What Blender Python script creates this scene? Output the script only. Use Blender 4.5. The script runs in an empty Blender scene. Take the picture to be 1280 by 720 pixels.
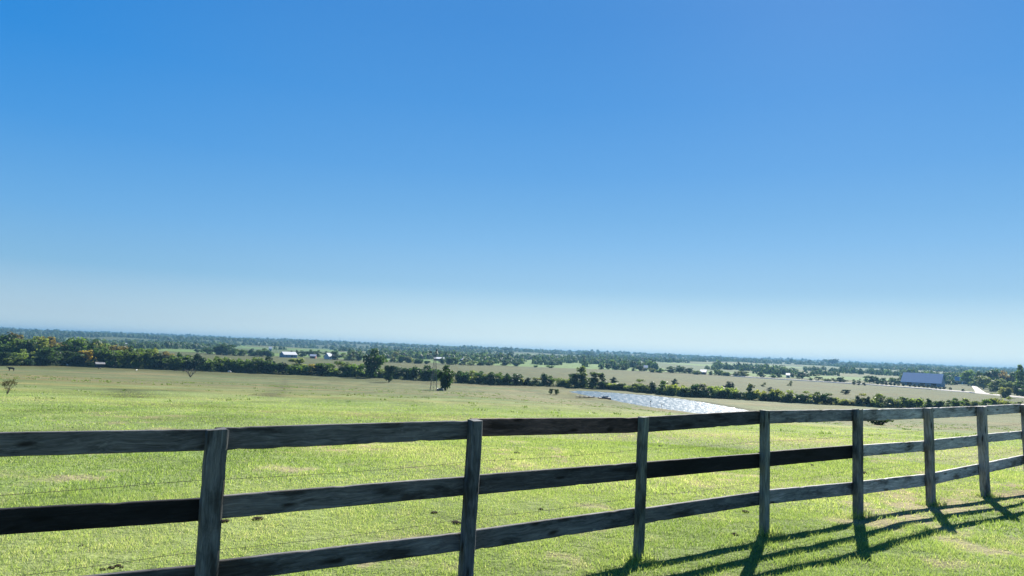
import bpy, bmesh, math, random
import numpy as np
from mathutils import Vector, Matrix, Euler

random.seed(7); RNG = np.random.default_rng(11)
S = bpy.context.scene
C = S.collection
PI = math.pi; R = math.radians

# ------------------------------------------------------------------ camera
F_PX = 830.0; ROLL = R(2.26); HY = 440.0; EYE = 1.75
PITCH = math.atan((HY-360)*math.cos(ROLL)/F_PX)
FWD = np.array([0, math.cos(PITCH), math.sin(PITCH)])
_up0 = np.array([0, -math.sin(PITCH), math.cos(PITCH)]); _r0 = np.array([1., 0, 0])
RIGHT = _r0*math.cos(ROLL)+_up0*math.sin(ROLL)
UP = _up0*math.cos(ROLL)-_r0*math.sin(ROLL)
cam_d = bpy.data.cameras.new('camera'); cam = bpy.data.objects.new('camera', cam_d); C.objects.link(cam)
cam_d.sensor_width = 36; cam_d.lens = F_PX/1280*36; cam_d.clip_start = .05; cam_d.clip_end = 40000
m = Matrix.Identity(4)
for i in range(3):
    m[i][0] = RIGHT[i]; m[i][1] = UP[i]; m[i][2] = -FWD[i]
m[2][3] = EYE
cam.matrix_world = m
S.camera = cam

def ray(px, py): return FWD+RIGHT*((px-640)/F_PX)+UP*((360-py)/F_PX)
def horizon(px): return HY+(px-640)*math.tan(ROLL)
def proj(P):
    q = np.array([P[0], P[1], P[2]-EYE]); d = q@FWD
    return 640+F_PX*(q@RIGHT)/d, 360-F_PX*(q@UP)/d

# ------------------------------------------------------------------ noise
def _h(ix, iy, s):
    n = (ix.astype(np.int64)*374761393+iy.astype(np.int64)*668265263+s*1442695041) & 0xffffffff
    n = ((n ^ (n >> 13))*1274126177) & 0xffffffff
    return ((n ^ (n >> 16)) & 0xffff)/65535.0
def vnoise(x, y, s=0):
    x = np.asarray(x, float); y = np.asarray(y, float)
    ix = np.floor(x); iy = np.floor(y); fx = x-ix; fy = y-iy
    fx = fx*fx*(3-2*fx); fy = fy*fy*(3-2*fy)
    a = _h(ix, iy, s); b = _h(ix+1, iy, s); c = _h(ix, iy+1, s); d = _h(ix+1, iy+1, s)
    return (a*(1-fx)+b*fx)*(1-fy)+(c*(1-fx)+d*fx)*fy
def fbm(x, y, s=0, o=4):
    v = 0; a = .5; t = 0
    for k in range(o):
        v = v+a*vnoise(np.asarray(x)*2**k+k*17.3, np.asarray(y)*2**k-k*9.1, s+k); t += a; a *= .5
    return v/t
def sstep(a, b, x):
    t = np.clip((np.asarray(x, float)-a)/(b-a), 0, 1); return t*t*(3-2*t)

# ------------------------------------------------------------------ terrain
PD = 13.0      # pond level under the eye
def pond_pt(px, py):
    d = ray(px, py); t = -PD/d[2]; return (d*t)[:2]
pond_img = [(711, 490), (722, 488.6), (745, 489.5), (780, 492), (815, 494.5), (850, 498.5), (880, 503), (905, 507.5),
            (930, 512), (955, 517.5), (952, 526), (930, 525), (905, 521), (880, 518.2), (862, 516), (840, 513), (815, 509.5), (790, 505.5), (765, 500.5), (740, 496), (722, 492.5)]
POND = np.array([pond_pt(*p) for p in pond_img])
def poly_sd(X, Y, P):
    X = np.asarray(X, float); Y = np.asarray(Y, float)
    best = np.full(X.shape, 1e9); ins = np.zeros(X.shape, bool)
    n = len(P)
    for i in range(n):
        ax, ay = P[i]; bx, by = P[(i+1) % n]
        ex, ey = bx-ax, by-ay
        t = np.clip(((X-ax)*ex+(Y-ay)*ey)/(ex*ex+ey*ey), 0, 1)
        best = np.minimum(best, np.hypot(X-ax-t*ex, Y-ay-t*ey))
        c = ((ay > Y) != (by > Y))
        with np.errstate(divide='ignore', invalid='ignore'):
            xi = ax+(Y-ay)*ex/(ey if ey != 0 else 1e-9)
        ins ^= c & (X < xi)
    return np.where(ins, -best, best)
DL = ([-500, 0, 8, 20, 40, 100, 190, 270, 325, 345, 700, 1100, 1900, 3000, 4300, 5500, 9000, 20000],
      [1.75, 1.75, 1.75, 2.25, 3.4, 6.75, 11.7, 15.2, 15.95, 16, 16, 14.0, 9.0, -1, -13, -16, 10, 10])
DR = ([-500, 0, 9, 20, 40, 100, 155, 215, 260, 300, 700, 1100, 1900, 3000, 4300, 5500, 9000, 20000],
      [1.75, 1.75, 1.75, 2.3, 3.9, 8.6, 12.5, 15.2, 15.9, 16, 16, 14.0, 9.0, -1, -9, -12, 10, 10])
def height(X, Y):
    X = np.asarray(X, float); Y = np.asarray(Y, float)
    w = sstep(-8, 42, X)
    Dp = np.interp(Y, *DL)*(1-w)+np.interp(Y, *DR)*w
    # smoother: average a few samples
    for k in (.94, 1.06):
        Dp = Dp+np.interp(Y*k, *DL)*(1-w)+np.interp(Y*k, *DR)*w
    Dp = Dp/3
    near = (np.abs(X) < 150) & (Y > 90) & (Y < 300)
    sd = np.full(X.shape, 1e3)
    if near.any():
        sd[near] = poly_sd(X[near], Y[near], POND)
    inside = PD+.25+np.minimum(1.5, .12*np.maximum(-sd, 0))
    k = sstep(0, 16, sd)
    out = (PD-.15-.25*sstep(0, 4, sd))*(1-k)+Dp*k
    D = np.where(sd < 0, inside, np.where(sd < 60, out, Dp))
    r = np.hypot(X, Y)
    D = D-(fbm(X/600, Y/600, 40)-.5)*sstep(900, 2500, r)*34
    D = D-(fbm(X/60, Y/60, 41)-.5)*sstep(20, 120, r)*.8*(1-sstep(300, 340, r))*np.where(sd < 25, 0, 1)
    D = D-(fbm(X/.9, Y/.9, 42)-.5)*.05*(1-sstep(30, 80, r))
    return EYE-D
def hz(x, y): return float(height(np.array([x]), np.array([y]))[0])
def ground_at(px, py, lo=3, hi=6000):
    d = ray(px, py); t = np.geomspace(lo, hi, 1500)
    P = np.array([0, 0, EYE])[None]+d[None]*t[:, None]
    below = P[:, 2] < height(P[:, 0], P[:, 1])
    i = int(np.argmax(below))
    if not below.any(): i = len(t)-1
    return P[i]
def col_at(px, Y):
    """ground point under image column px at depth Y (column taken at the horizon)"""
    d = ray(px, horizon(px)+8); t = Y/d[1]
    x = d[0]*t
    return Vector((x, Y, hz(x, Y)))

# ------------------------------------------------------------------ object helpers
def tag(o, label=None, cat=None, group=None, kind=None):
    if label: o['label'] = label
    if cat: o['category'] = cat
    if group: o['group'] = group
    if kind: o['kind'] = kind
    return o
def empty(name, loc=(0, 0, 0), rz=0):
    o = bpy.data.objects.new(name, None); C.objects.link(o); o.location = loc; o.rotation_euler = (0, 0, rz)
    o.empty_display_size = .2; return o
def obj(name, me, mat=None, parent=None):
    o = bpy.data.objects.new(name, me); C.objects.link(o)
    if mat is not None and not me.materials: me.materials.append(mat)
    if parent is not None: o.parent = parent
    return o
def mesh_np(name, V, Fc, mat=None, face_attr=None, point_col=None, smooth=False):
    V = np.asarray(V, np.float32); Fc = np.asarray(Fc, np.int32); k = Fc.shape[1]
    me = bpy.data.meshes.new(name)
    me.vertices.add(len(V)); me.vertices.foreach_set('co', V.ravel())
    me.loops.add(Fc.size); me.loops.foreach_set('vertex_index', Fc.ravel())
    me.polygons.add(len(Fc)); me.polygons.foreach_set('loop_start', np.arange(0, Fc.size, k, dtype=np.int32))
    if smooth: me.polygons.foreach_set('use_smooth', np.ones(len(Fc), bool))
    if face_attr is not None:
        for nm, arr in face_attr.items():
            a = me.attributes.new(nm, 'FLOAT', 'FACE'); a.data.foreach_set('value', np.asarray(arr, np.float32))
    if point_col is not None:
        for nm, arr in point_col.items():
            a = me.attributes.new(nm, 'FLOAT_COLOR', 'POINT')
            a.data.foreach_set('color', np.asarray(arr, np.float32).ravel())
    me.update(calc_edges=True); me.validate()
    if mat: me.materials.append(mat)
    return me
class MB:
    def __init__(s): s.b = bmesh.new()
    def box(s, c, d, M=None, bev=0):
        r = bmesh.ops.create_cube(s.b, size=1)['verts']
        bmesh.ops.scale(s.b, vec=d, verts=r); bmesh.ops.translate(s.b, vec=c, verts=r)
        if M is not None: bmesh.ops.transform(s.b, matrix=M, verts=r)
        if bev:
            es = list({e for v in r for e in v.link_edges})
            bmesh.ops.bevel(s.b, geom=es, offset=bev, segments=2, affect='EDGES')
        return s
    def tube(s, p0, p1, r0, r1=None, n=6):
        p0 = Vector(p0); p1 = Vector(p1); r1 = r0 if r1 is None else r1
        q = (p1-p0).to_track_quat('Z', 'Y').to_matrix()
        a = [s.b.verts.new(p0+q@Vector((r0*math.cos(2*PI*i/n), r0*math.sin(2*PI*i/n), 0))) for i in range(n)]
        c = [s.b.verts.new(p1+q@Vector((r1*math.cos(2*PI*i/n), r1*math.sin(2*PI*i/n), 0))) for i in range(n)]
        for i in range(n): s.b.faces.new((a[i], a[(i+1) % n], c[(i+1) % n], c[i]))
        s.b.faces.new(a[::-1]); s.b.faces.new(c); return s
    def path(s, pts, rad, n=6):
        for i in range(len(pts)-1): s.tube(pts[i], pts[i+1], rad[i], rad[i+1], n)
        return s
    def prism(s, pts, v):
        """extrude a polygon (list of points) by vector v"""
        v = Vector(v); a = [s.b.verts.new(Vector(p)) for p in pts]; c = [s.b.verts.new(Vector(p)+v) for p in pts]; n = len(a)
        s.b.faces.new(a[::-1]); s.b.faces.new(c)
        for i in range(n): s.b.faces.new((a[i], a[(i+1) % n], c[(i+1) % n], c[i]))
        return s
    def build(s, name, mat, parent=None, smooth=False):
        bmesh.ops.recalc_face_normals(s.b, faces=s.b.faces)
        me = bpy.data.meshes.new(name); s.b.to_mesh(me); s.b.free()
        if smooth:
            for p in me.polygons: p.use_smooth = True
        return obj(name, me, mat, parent)
def copy_tree(o, parent=None):
    c = o.copy(); C.objects.link(c); c.parent = parent
    for ch in list(o.children): copy_tree(ch, c)
    return c

# ------------------------------------------------------------------ materials
def mat(name):
    M = bpy.data.materials.new(name); M.use_nodes = True; nt = M.node_tree
    return M, nt, nt.nodes['Principled BSDF'], nt.nodes['Material Output']
def nd(nt, t, **kw):
    n = nt.nodes.new(t)
    for k, v in kw.items(): setattr(n, k, v)
    return n
def L(nt, a, b): nt.links.new(a, b)
def noise(nt, vec, scale, detail=4, rough=.55):
    n = nd(nt, 'ShaderNodeTexNoise'); n.inputs['Scale'].default_value = scale; n.inputs['Detail'].default_value = detail
    n.inputs['Roughness'].default_value = rough
    if vec is not None: L(nt, vec, n.inputs['Vector'])
    return n.outputs['Fac']
def ramp(nt, fac, stops):
    n = nd(nt, 'ShaderNodeValToRGB'); e = n.color_ramp.elements
    while len(e) < len(stops): e.new(.5)
    for i, (p, c) in enumerate(stops):
        e[i].position = p; e[i].color = (c[0], c[1], c[2], 1) if hasattr(c, '__len__') else (c, c, c, 1)
    L(nt, fac, n.inputs['Fac']); return n.outputs['Color']
def mixc(nt, a, b, fac, mode='MIX'):
    n = nd(nt, 'ShaderNodeMix', data_type='RGBA', blend_type=mode)
    for sock, v in ((n.inputs['Factor'], fac), (n.inputs['A'], a), (n.inputs['B'], b)):
        if sock.type == 'VALUE' and sock.name != 'Factor': continue
        if hasattr(v, 'default_value'): L(nt, v, sock)
        else: sock.default_value = v
    return n
def mixcol(nt, a, b, fac, mode='MIX'):
    n = nd(nt, 'ShaderNodeMix', data_type='RGBA', blend_type=mode)
    sA, sB, sF = n.inputs[6], n.inputs[7], n.inputs[0]
    for sock, v in ((sF, fac), (sA, a), (sB, b)):
        if isinstance(v, bpy.types.NodeSocket): L(nt, v, sock)
        elif hasattr(v, '__len__'): sock.default_value = (v[0], v[1], v[2], 1)
        else: sock.default_value = v
    return n.outputs[2]
def mapping(nt, vec, scale=(1, 1, 1), loc=(0, 0, 0)):
    n = nd(nt, 'ShaderNodeMapping'); n.inputs['Scale'].default_value = scale; n.inputs['Location'].default_value = loc
    L(nt, vec, n.inputs['Vector']); return n.outputs['Vector']
def geo_pos(nt): return nd(nt, 'ShaderNodeNewGeometry').outputs['Position']
def objco(nt): return nd(nt, 'ShaderNodeTexCoord').outputs['Object']
def math_n(nt, op, a, b=None):
    n = nd(nt, 'ShaderNodeMath', operation=op)
    for i, v in enumerate((a, b)):
        if v is None: continue
        if isinstance(v, bpy.types.NodeSocket): L(nt, v, n.inputs[i])
        else: n.inputs[i].default_value = v
    return n.outputs[0]

def plain(name, col, rough=.7, metal=0, var=.25, scale=3):
    M, nt, P, O = mat(name)
    f = noise(nt, objco(nt), scale, 5)
    L(nt, mixcol(nt, [c*(1-var) for c in col], [min(1, c*(1+var)) for c in col], f), P.inputs['Base Color'])
    P.inputs['Roughness'].default_value = rough; P.inputs['Metallic'].default_value = metal
    return M

# ground
def ground_mat():
    M, nt, P, O = mat('pasture_ground')
    at = nd(nt, 'ShaderNodeAttribute', attribute_name='col').outputs['Color']
    pos = geo_pos(nt)
    f1 = noise(nt, mapping(nt, pos, (.9, 1.3, 1)), 6, 6, .65)
    f2 = noise(nt, mapping(nt, pos, (.05, .12, .05)), 1.0, 6, .6)
    f3 = noise(nt, mapping(nt, pos, (.5, .8, .5)), 1.0, 5, .6)
    k = math_n(nt, 'ADD', math_n(nt, 'MULTIPLY', f1, .75), math_n(nt, 'ADD', math_n(nt, 'MULTIPLY', f2, .7), math_n(nt, 'MULTIPLY', f3, .75)))
    f5 = noise(nt, mapping(nt, pos, (.30, .055, .1)), 1.0, 5, .7)
    k = math_n(nt, 'ADD', k, math_n(nt, 'MULTIPLY', math_n(nt, 'SUBTRACT', f5, .5), 1.3))
    g = ramp(nt, math_n(nt, 'MULTIPLY', k, .46), [(.32, .55), (.5, .98), (.7, 1.45)])
    c = mixcol(nt, at, g, 1.0, 'MULTIPLY')
    # straw tinted streaks
    f4 = noise(nt, mapping(nt, pos, (.02, .07, .02)), 1.0, 5, .6)
    c = mixcol(nt, c, mixcol(nt, c, (1.25, 1.0, .95), 1, 'MULTIPLY'), ramp(nt, f4, [(.45, 0), (.62, 1)]))
    L(nt, c, P.inputs['Base Color']); P.inputs['Roughness'].default_value = .95; P.inputs['Specular IOR Level'].default_value = .08
    b = nd(nt, 'ShaderNodeBump'); b.inputs['Strength'].default_value = .7; b.inputs['Distance'].default_value = .12
    L(nt, math_n(nt, 'ADD', f1, f3), b.inputs['Height']); L(nt, b.outputs['Normal'], P.inputs['Normal'])
    return M
M_ground = ground_mat()
def grass_mat():
    M, nt, P, O = mat('grass_blades')
    a = nd(nt, 'ShaderNodeAttribute', attribute_name='tone').outputs['Fac']
    c = ramp(nt, a, [(0, (.075, .13, .03)), (.3, (.19, .285, .075)), (.6, (.29, .38, .13)), (.85, (.40, .44, .205)), (1, (.52, .50, .33))])
    L(nt, c, P.inputs['Base Color']); P.inputs['Roughness'].default_value = .55; P.inputs['Specular IOR Level'].default_value = .3
    t = nd(nt, 'ShaderNodeBsdfTranslucent'); L(nt, mixcol(nt, c, (1.25, 1.2, .8), 1, 'MULTIPLY'), t.inputs['Color'])
    mx = nd(nt, 'ShaderNodeMixShader'); mx.inputs[0].default_value = .5
    L(nt, P.outputs[0], mx.inputs[1]); L(nt, t.outputs[0], mx.inputs[2]); L(nt, mx.outputs[0], O.inputs['Surface'])
    return M
M_grass = grass_mat()
def leaf_mat():
    M, nt, P, O = mat('tree_leaves')
    a = nd(nt, 'ShaderNodeAttribute', attribute_name='tone').outputs['Fac']
    oc = nd(nt, 'ShaderNodeObjectInfo').outputs['Color']
    g = ramp(nt, a, [(0, .6), (.5, .95), (1, 1.4)])
    c = mixcol(nt, oc, g, 1, 'MULTIPLY')
    L(nt, c, P.inputs['Base Color']); P.inputs['Roughness'].default_value = .6; P.inputs['Specular IOR Level'].default_value = .25
    t = nd(nt, 'ShaderNodeBsdfTranslucent'); L(nt, mixcol(nt, c, (1.3, 1.2, .6), 1, 'MULTIPLY'), t.inputs['Color'])
    mx = nd(nt, 'ShaderNodeMixShader'); mx.inputs[0].default_value = .55
    L(nt, P.outputs[0], mx.inputs[1]); L(nt, t.outputs[0], mx.inputs[2]); L(nt, mx.outputs[0], O.inputs['Surface'])
    return M
M_leaf = leaf_mat()
M_bark = plain('bark', (.12, .10, .08), .9)
def wood_mat():
    M, nt, P, O = mat('weathered_wood')
    oi = nd(nt, 'ShaderNodeObjectInfo')
    co = objco(nt)
    off = nd(nt, 'ShaderNodeVectorMath', operation='ADD'); L(nt, co, off.inputs[0])
    cb = nd(nt, 'ShaderNodeCombineXYZ'); r9 = math_n(nt, 'MULTIPLY', oi.outputs['Random'], 37.0)
    for i in range(3): L(nt, r9, cb.inputs[i])
    L(nt, cb.outputs[0], off.inputs[1]); v = off.outputs[0]
    # warp for knots
    wn = nd(nt, 'ShaderNodeTexNoise'); wn.inputs['Scale'].default_value = 2.2; L(nt, mapping(nt, v, (1.2, 3, 3)), wn.inputs['Vector'])
    wv = nd(nt, 'ShaderNodeVectorMath', operation='MULTIPLY_ADD'); L(nt, wn.outputs['Color'], wv.inputs[0]); wv.inputs[1].default_value = (.05, .1, .1); L(nt, v, wv.inputs[2])
    g = noise(nt, mapping(nt, wv.outputs[0], (2.0, 55, 55)), 1.0, 6, .65)
    g2 = noise(nt, mapping(nt, wv.outputs[0], (4.0, 170, 170)), 1.0, 3, .6)
    blot = noise(nt, mapping(nt, v, (2.2, 7, 7)), 1.0, 5, .6)
    vor = nd(nt, 'ShaderNodeTexVoronoi'); vor.inputs['Scale'].default_value = 1.0; L(nt, mapping(nt, wv.outputs[0], (2.6, 9, 9)), vor.inputs['Vector'])
    knot = ramp(nt, vor.outputs['Distance'], [(.08, 1), (.19, 0)])
    k = math_n(nt, 'ADD', math_n(nt, 'MULTIPLY', g, .6), math_n(nt, 'MULTIPLY', g2, .4))
    tone = ramp(nt, k, [(.32, .35), (.5, .95), (.66, 1.75)])
    c = mixcol(nt, oi.outputs['Color'], tone, 1, 'MULTIPLY')
    c = mixcol(nt, c, mixcol(nt, c, (1.5, 1.45, 1.42), 1, 'MULTIPLY'), ramp(nt, blot, [(.45, 0), (.62, 1)]))
    c = mixcol(nt, c, mixcol(nt, c, (.4, .38, .36), 1, 'MULTIPLY'), ramp(nt, blot, [(.36, 1), (.46, 0)]))
    c = mixcol(nt, c, mixcol(nt, c, (.22, .2, .18), 1, 'MULTIPLY'), knot)
    L(nt, c, P.inputs['Base Color']); P.inputs['Roughness'].default_value = .85; P.inputs['Specular IOR Level'].default_value = .25
    b = nd(nt, 'ShaderNodeBump'); b.inputs['Strength'].default_value = .6; b.inputs['Distance'].default_value = .006
    L(nt, k, b.inputs['Height']); L(nt, b.outputs['Normal'], P.inputs['Normal'])
    return M
M_wood = wood_mat()
M_wire = plain('rusty_wire', (.035, .028, .022), .95, 0)
M_steel = plain('galvanised_steel', (.15, .155, .15), .8, .2)
M_black = plain('black_hide', (.015, .013, .012), .6)
M_white = plain('white_hide', (.72, .69, .64), .7, 0, .08)
M_brownhide = plain('brown_hide', (.09, .045, .025), .7)
M_whitemetal = plain('white_metal_roof', (.52, .52, .52), .4, 0, .05)
M_greymetal = plain('grey_metal_roof', (.25, .28, .31), .45, .3, .1)
M_bluemetal = plain('blue_metal_roof', (.040, .225, .39), .7, 0, .08, 1); M_bluemetal.node_tree.nodes['Principled BSDF'].inputs['Specular IOR Level'].default_value = .1
M_wall = plain('pale_boards', (.5, .5, .5), .7, 0, .1)
M_redwall = plain('rust_red_boards', (.26, .07, .05), .8)
M_bluewall = plain('blue_grey_boards', (.17, .24, .33), .7, 0, .1)
M_shedroof = plain('dull_tin_roof', (.20, .19, .18), .6)
M_dark = plain('dark_opening', (.02, .02, .022), .8)
M_glass = plain('dark_glass', (.04, .05, .06), .1)
M_tank = plain('tank_metal', (.07, .09, .10), .5, .3)
M_dockwood = plain('dock_boards', (.045, .04, .04), .8)
M_dung = plain('dried_dung', (.022, .018, .012), 1.0); M_dung.node_tree.nodes['Principled BSDF'].inputs['Specular IOR Level'].default_value = .05
def gravel_mat():
    M, nt, P, O = mat('caliche_gravel'); f = noise(nt, geo_pos(nt), .6, 6)
    L(nt, ramp(nt, f, [(.3, (.36, .32, .26)), (.7, (.54, .49, .42))]), P.inputs['Base Color']); P.inputs['Roughness'].default_value = .95
    return M
M_gravel = gravel_mat()
def water_mat():
    M, nt, P, O = mat('pond_water')
    P.inputs['Base Color'].default_value = (.03, .05, .06, 1); P.inputs['Roughness'].default_value = .25; P.inputs['IOR'].default_value = 1.33
    pos = geo_pos(nt)
    a = noise(nt, mapping(nt, pos, (.6, .3, 1)), 1.0, 3, .6)
    b = nd(nt, 'ShaderNodeBump'); b.inputs['Strength'].default_value = 1.0; b.inputs['Distance'].default_value = .62
    L(nt, a, b.inputs['Height']); L(nt, b.outputs['Normal'], P.inputs['Normal'])
    return M
M_water = water_mat()

# ------------------------------------------------------------------ ground sheet
ROADP = [ground_at(x, y) for x, y in ((905, 469.4), (940, 472.2), (1020, 477), (1100, 482), (1170, 487.3), (1225, 492), (1262, 495.8), (1300, 499.5))]
ROADP = np.array([p[:2] for p in ROADP])
DRIVE = np.array([ground_at(x, y)[:2] for x, y in ((1227, 492.2), (1223, 488.5), (1219, 484.5), (1216, 481.2))])
def line_d(X, Y, P):
    best = np.full(np.shape(X), 1e9)
    for (ax, ay), (bx, by) in zip(P[:-1], P[1:]):
        ex, ey = bx-ax, by-ay
        t = np.clip(((X-ax)*ex+(Y-ay)*ey)/(ex*ex+ey*ey), 0, 1)
        best = np.minimum(best, np.hypot(X-ax-t*ex, Y-ay-t*ey))
    return best
TRAILS = [[ground_at(*p)[:2] for p in q] for q in (
    [(332, 496), (345, 490), (352, 484), (357, 474)], [(440, 492.5), (480, 490), (520, 489), (545, 488.3)], [(150, 486), (158, 490), (166, 497)], [(560, 489), (600, 491)], [(95, 486), (250, 489)])]
FA = np.array([-1.72, 4.06]); FD = np.array([1.462, .987]); FD = FD/np.linalg.norm(FD); FN = np.array([-FD[1], FD[0]])   # fence line, normal away from camera
def bare(X, Y):
    """0..1 bare soil: patches along the fence foot and scattered over the pasture"""
    s = (X-FA[0])*FN[0]+(Y-FA[1])*FN[1]
    along = np.exp(-(s/.55)**2)
    n = fbm(X/1.1, Y/1.1, 5); n2 = fbm(X/.35, Y/.35, 9)
    k = sstep(.56, .74, n*.62+n2*.38+along*.12)*.85
    far = np.hypot(X, Y)
    k = np.maximum(k*np.where(far < 16, 1, np.exp(-(far-16)/14)), 0)
    return k
def ground_col(X, Y):
    r = np.hypot(X, Y)
    n = fbm(X/5, Y/5, 20); n2 = fbm(X/40, Y/18, 21); n3 = fbm(X/1.2, Y/1.2, 22)
    near_g = np.array([.115, .165, .048]); near_y = np.array([.175, .20, .078])
    far_g = np.array([.070, .094, .036]); far_y = np.array([.108, .112, .054])
    soil = np.array([.20, .172, .10]); dirt = np.array([.052, .060, .026])
    k = sstep(15, 110, r)[..., None]
    mix1 = np.clip(n*1.5-.3+(n3-.5)*.6, 0, 1)[..., None]; mix2 = np.clip(n2*2.0-.55+(n-.5)*.6, 0, 1)[..., None]
    c = (near_g*(1-mix1)+near_y*mix1)*(1-k)+(far_g*(1-mix2)+far_y*mix2)*k
    b = bare(X, Y)[..., None]; c = c*(1-b)+soil*b
    for t in TRAILS:
        d = line_d(X, Y, t); q = (np.exp(-(d/1.3)**2)*.85*sstep(.3, .6, fbm(X/3, Y/3, 60)))[..., None]; c = c*(1-q)+dirt*q
    # pond margins
    msk = (np.abs(X) < 160) & (Y > 90) & (Y < 300)
    if msk.any():
        sd = np.full(X.shape, 1e3); sd[msk] = poly_sd(X[msk], Y[msk], POND)
        q = (sstep(3.2, .6, sd)*.85)[..., None] if False else ((1-sstep(.6, 3.0, sd))*.85)[..., None]
        c = c*(1-q)+np.array([.07, .075, .035])*q
    # valley fields
    v = sstep(285, 320, Y+(fbm(X/40, Y/40, 30)-.5)*20)
    dx = (X/np.maximum(Y, 1))*830+640       # bearing, used to lay out the fields
    Yw = Y+(fbm(X/160, Y/160, 31)-.5)*60+X*.10
    brown = np.array([.055, .066, .022]); lg = np.array([.078, .135, .036]); mg = np.array([.052, .080, .030]); tan = np.array([.072, .088, .036])
    fc = np.where((Yw < 760)[..., None], brown, mg)
    fc = np.where(((Yw >= 760) & (Yw < 920))[..., None], lg, fc)
    cell = vnoise(np.floor(X/230+Y/900)*1.7, np.floor(Yw/260)*2.3, 33)
    fc = np.where(((Yw >= 920) & (cell > .55))[..., None], lg, fc)
    fc = np.where(((Yw >= 920) & (cell < .3))[..., None], tan, fc)
    fc = np.where(((Yw >= 920) & (cell >= .3) & (cell <= .55))[..., None], mg, fc)
    fc = fc*(.8+.4*fbm(X/25, Y/10, 34))[..., None]
    hedge = ((np.abs(Yw-920) < 6) | (np.abs(Yw-1300) < 10))[..., None]
    fc = np.where(hedge, np.array([.05, .075, .02]), fc)
    fz = sstep(1500, 2600, Y)[..., None]; fc = fc*(1-fz)+np.array([.045, .065, .028])*fz
    v = v[..., None]; c = c*(1-v)+fc*v
    return c
az = np.concatenate([np.arange(-60, 60.001, .22), np.arange(63, 298, 5.0)])
az = np.radians(az)
rad = np.concatenate([[.01, .6, 1.5, 2.4], np.geomspace(3, 330, 430), np.geomspace(334, 14000, 260)])
A, RR = np.meshgrid(az, rad)           # rows radial
X = RR*np.sin(A); Y = RR*np.cos(A)
Z = height(X, Y)
n_r, n_a = X.shape
V = np.stack([X, Y, Z], -1).reshape(-1, 3)
col = np.concatenate([ground_col(X, Y), np.ones(X.shape+(1,))], -1).reshape(-1, 4)
ii = np.arange(n_r-1)[:, None]; jj = np.arange(n_a)[None]; j2 = (jj+1) % n_a
Fq = np.stack([ii*n_a+jj, ii*n_a+j2, (ii+1)*n_a+j2, (ii+1)*n_a+jj], -1).reshape(-1, 4)[:, ::-1]
go = obj('ground', mesh_np('ground', V, Fq, M_ground, point_col={'col': col}, smooth=True)); tag(go, kind='structure')
# pond water
bm = bmesh.new(); ring = [bm.verts.new((p[0], p[1], EYE-PD)) for p in POND]
cen = POND.mean(0)
ring = []
for v in list(bm.verts): bm.verts.remove(v)
for p in POND:
    q = cen+(p-cen)*1.03; ring.append(bm.verts.new((q[0], q[1], EYE-PD)))
f = bm.faces.new(ring); bmesh.ops.recalc_face_normals(bm, faces=[f])
if f.normal.z < 0: f.normal_flip()
me = bpy.data.meshes.new('water'); bm.to_mesh(me); bm.free()
tag(obj('water', me, M_water), kind='structure')
def ribbon(name, P, w, off, matl, sub=6):
    pts = []
    for a, b in zip(P[:-1], P[1:]):
        n = max(2, int(np.linalg.norm(b-a)/sub))
        for i in range(n): pts.append(a+(b-a)*i/n)
    pts.append(P[-1]); pts = np.array(pts)
    t = np.gradient(pts, axis=0); t /= np.linalg.norm(t, axis=1)[:, None]; nn = np.stack([-t[:, 1], t[:, 0]], 1)
    V = []; W = np.broadcast_to(w, len(pts)) if not hasattr(w, '__len__') else np.interp(np.linspace(0, 1, len(pts)), np.linspace(0, 1, len(w)), w)
    for s in (-.5, -.42, .42, .5):
        q = pts+nn*(W*s)[:, None]; z = height(q[:, 0], q[:, 1])+(off if abs(s) < .49 else -.4)
        V.append(np.column_stack([q, z]))
    V = np.stack(V, 1).reshape(-1, 3); n = len(pts)
    Fc = [[i*4+k, (i+1)*4+k, (i+1)*4+k+1, i*4+k+1] for i in range(n-1) for k in range(3)]
    return obj(name, mesh_np(name, V, Fc, matl))
tag(ribbon('road', ROADP, [7, 8, 8, 6], .6, M_gravel), kind='structure')
tag(ribbon('driveway', DRIVE, [6.5, 5, 4.5, 4], .55, M_gravel), kind='structure')

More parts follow.
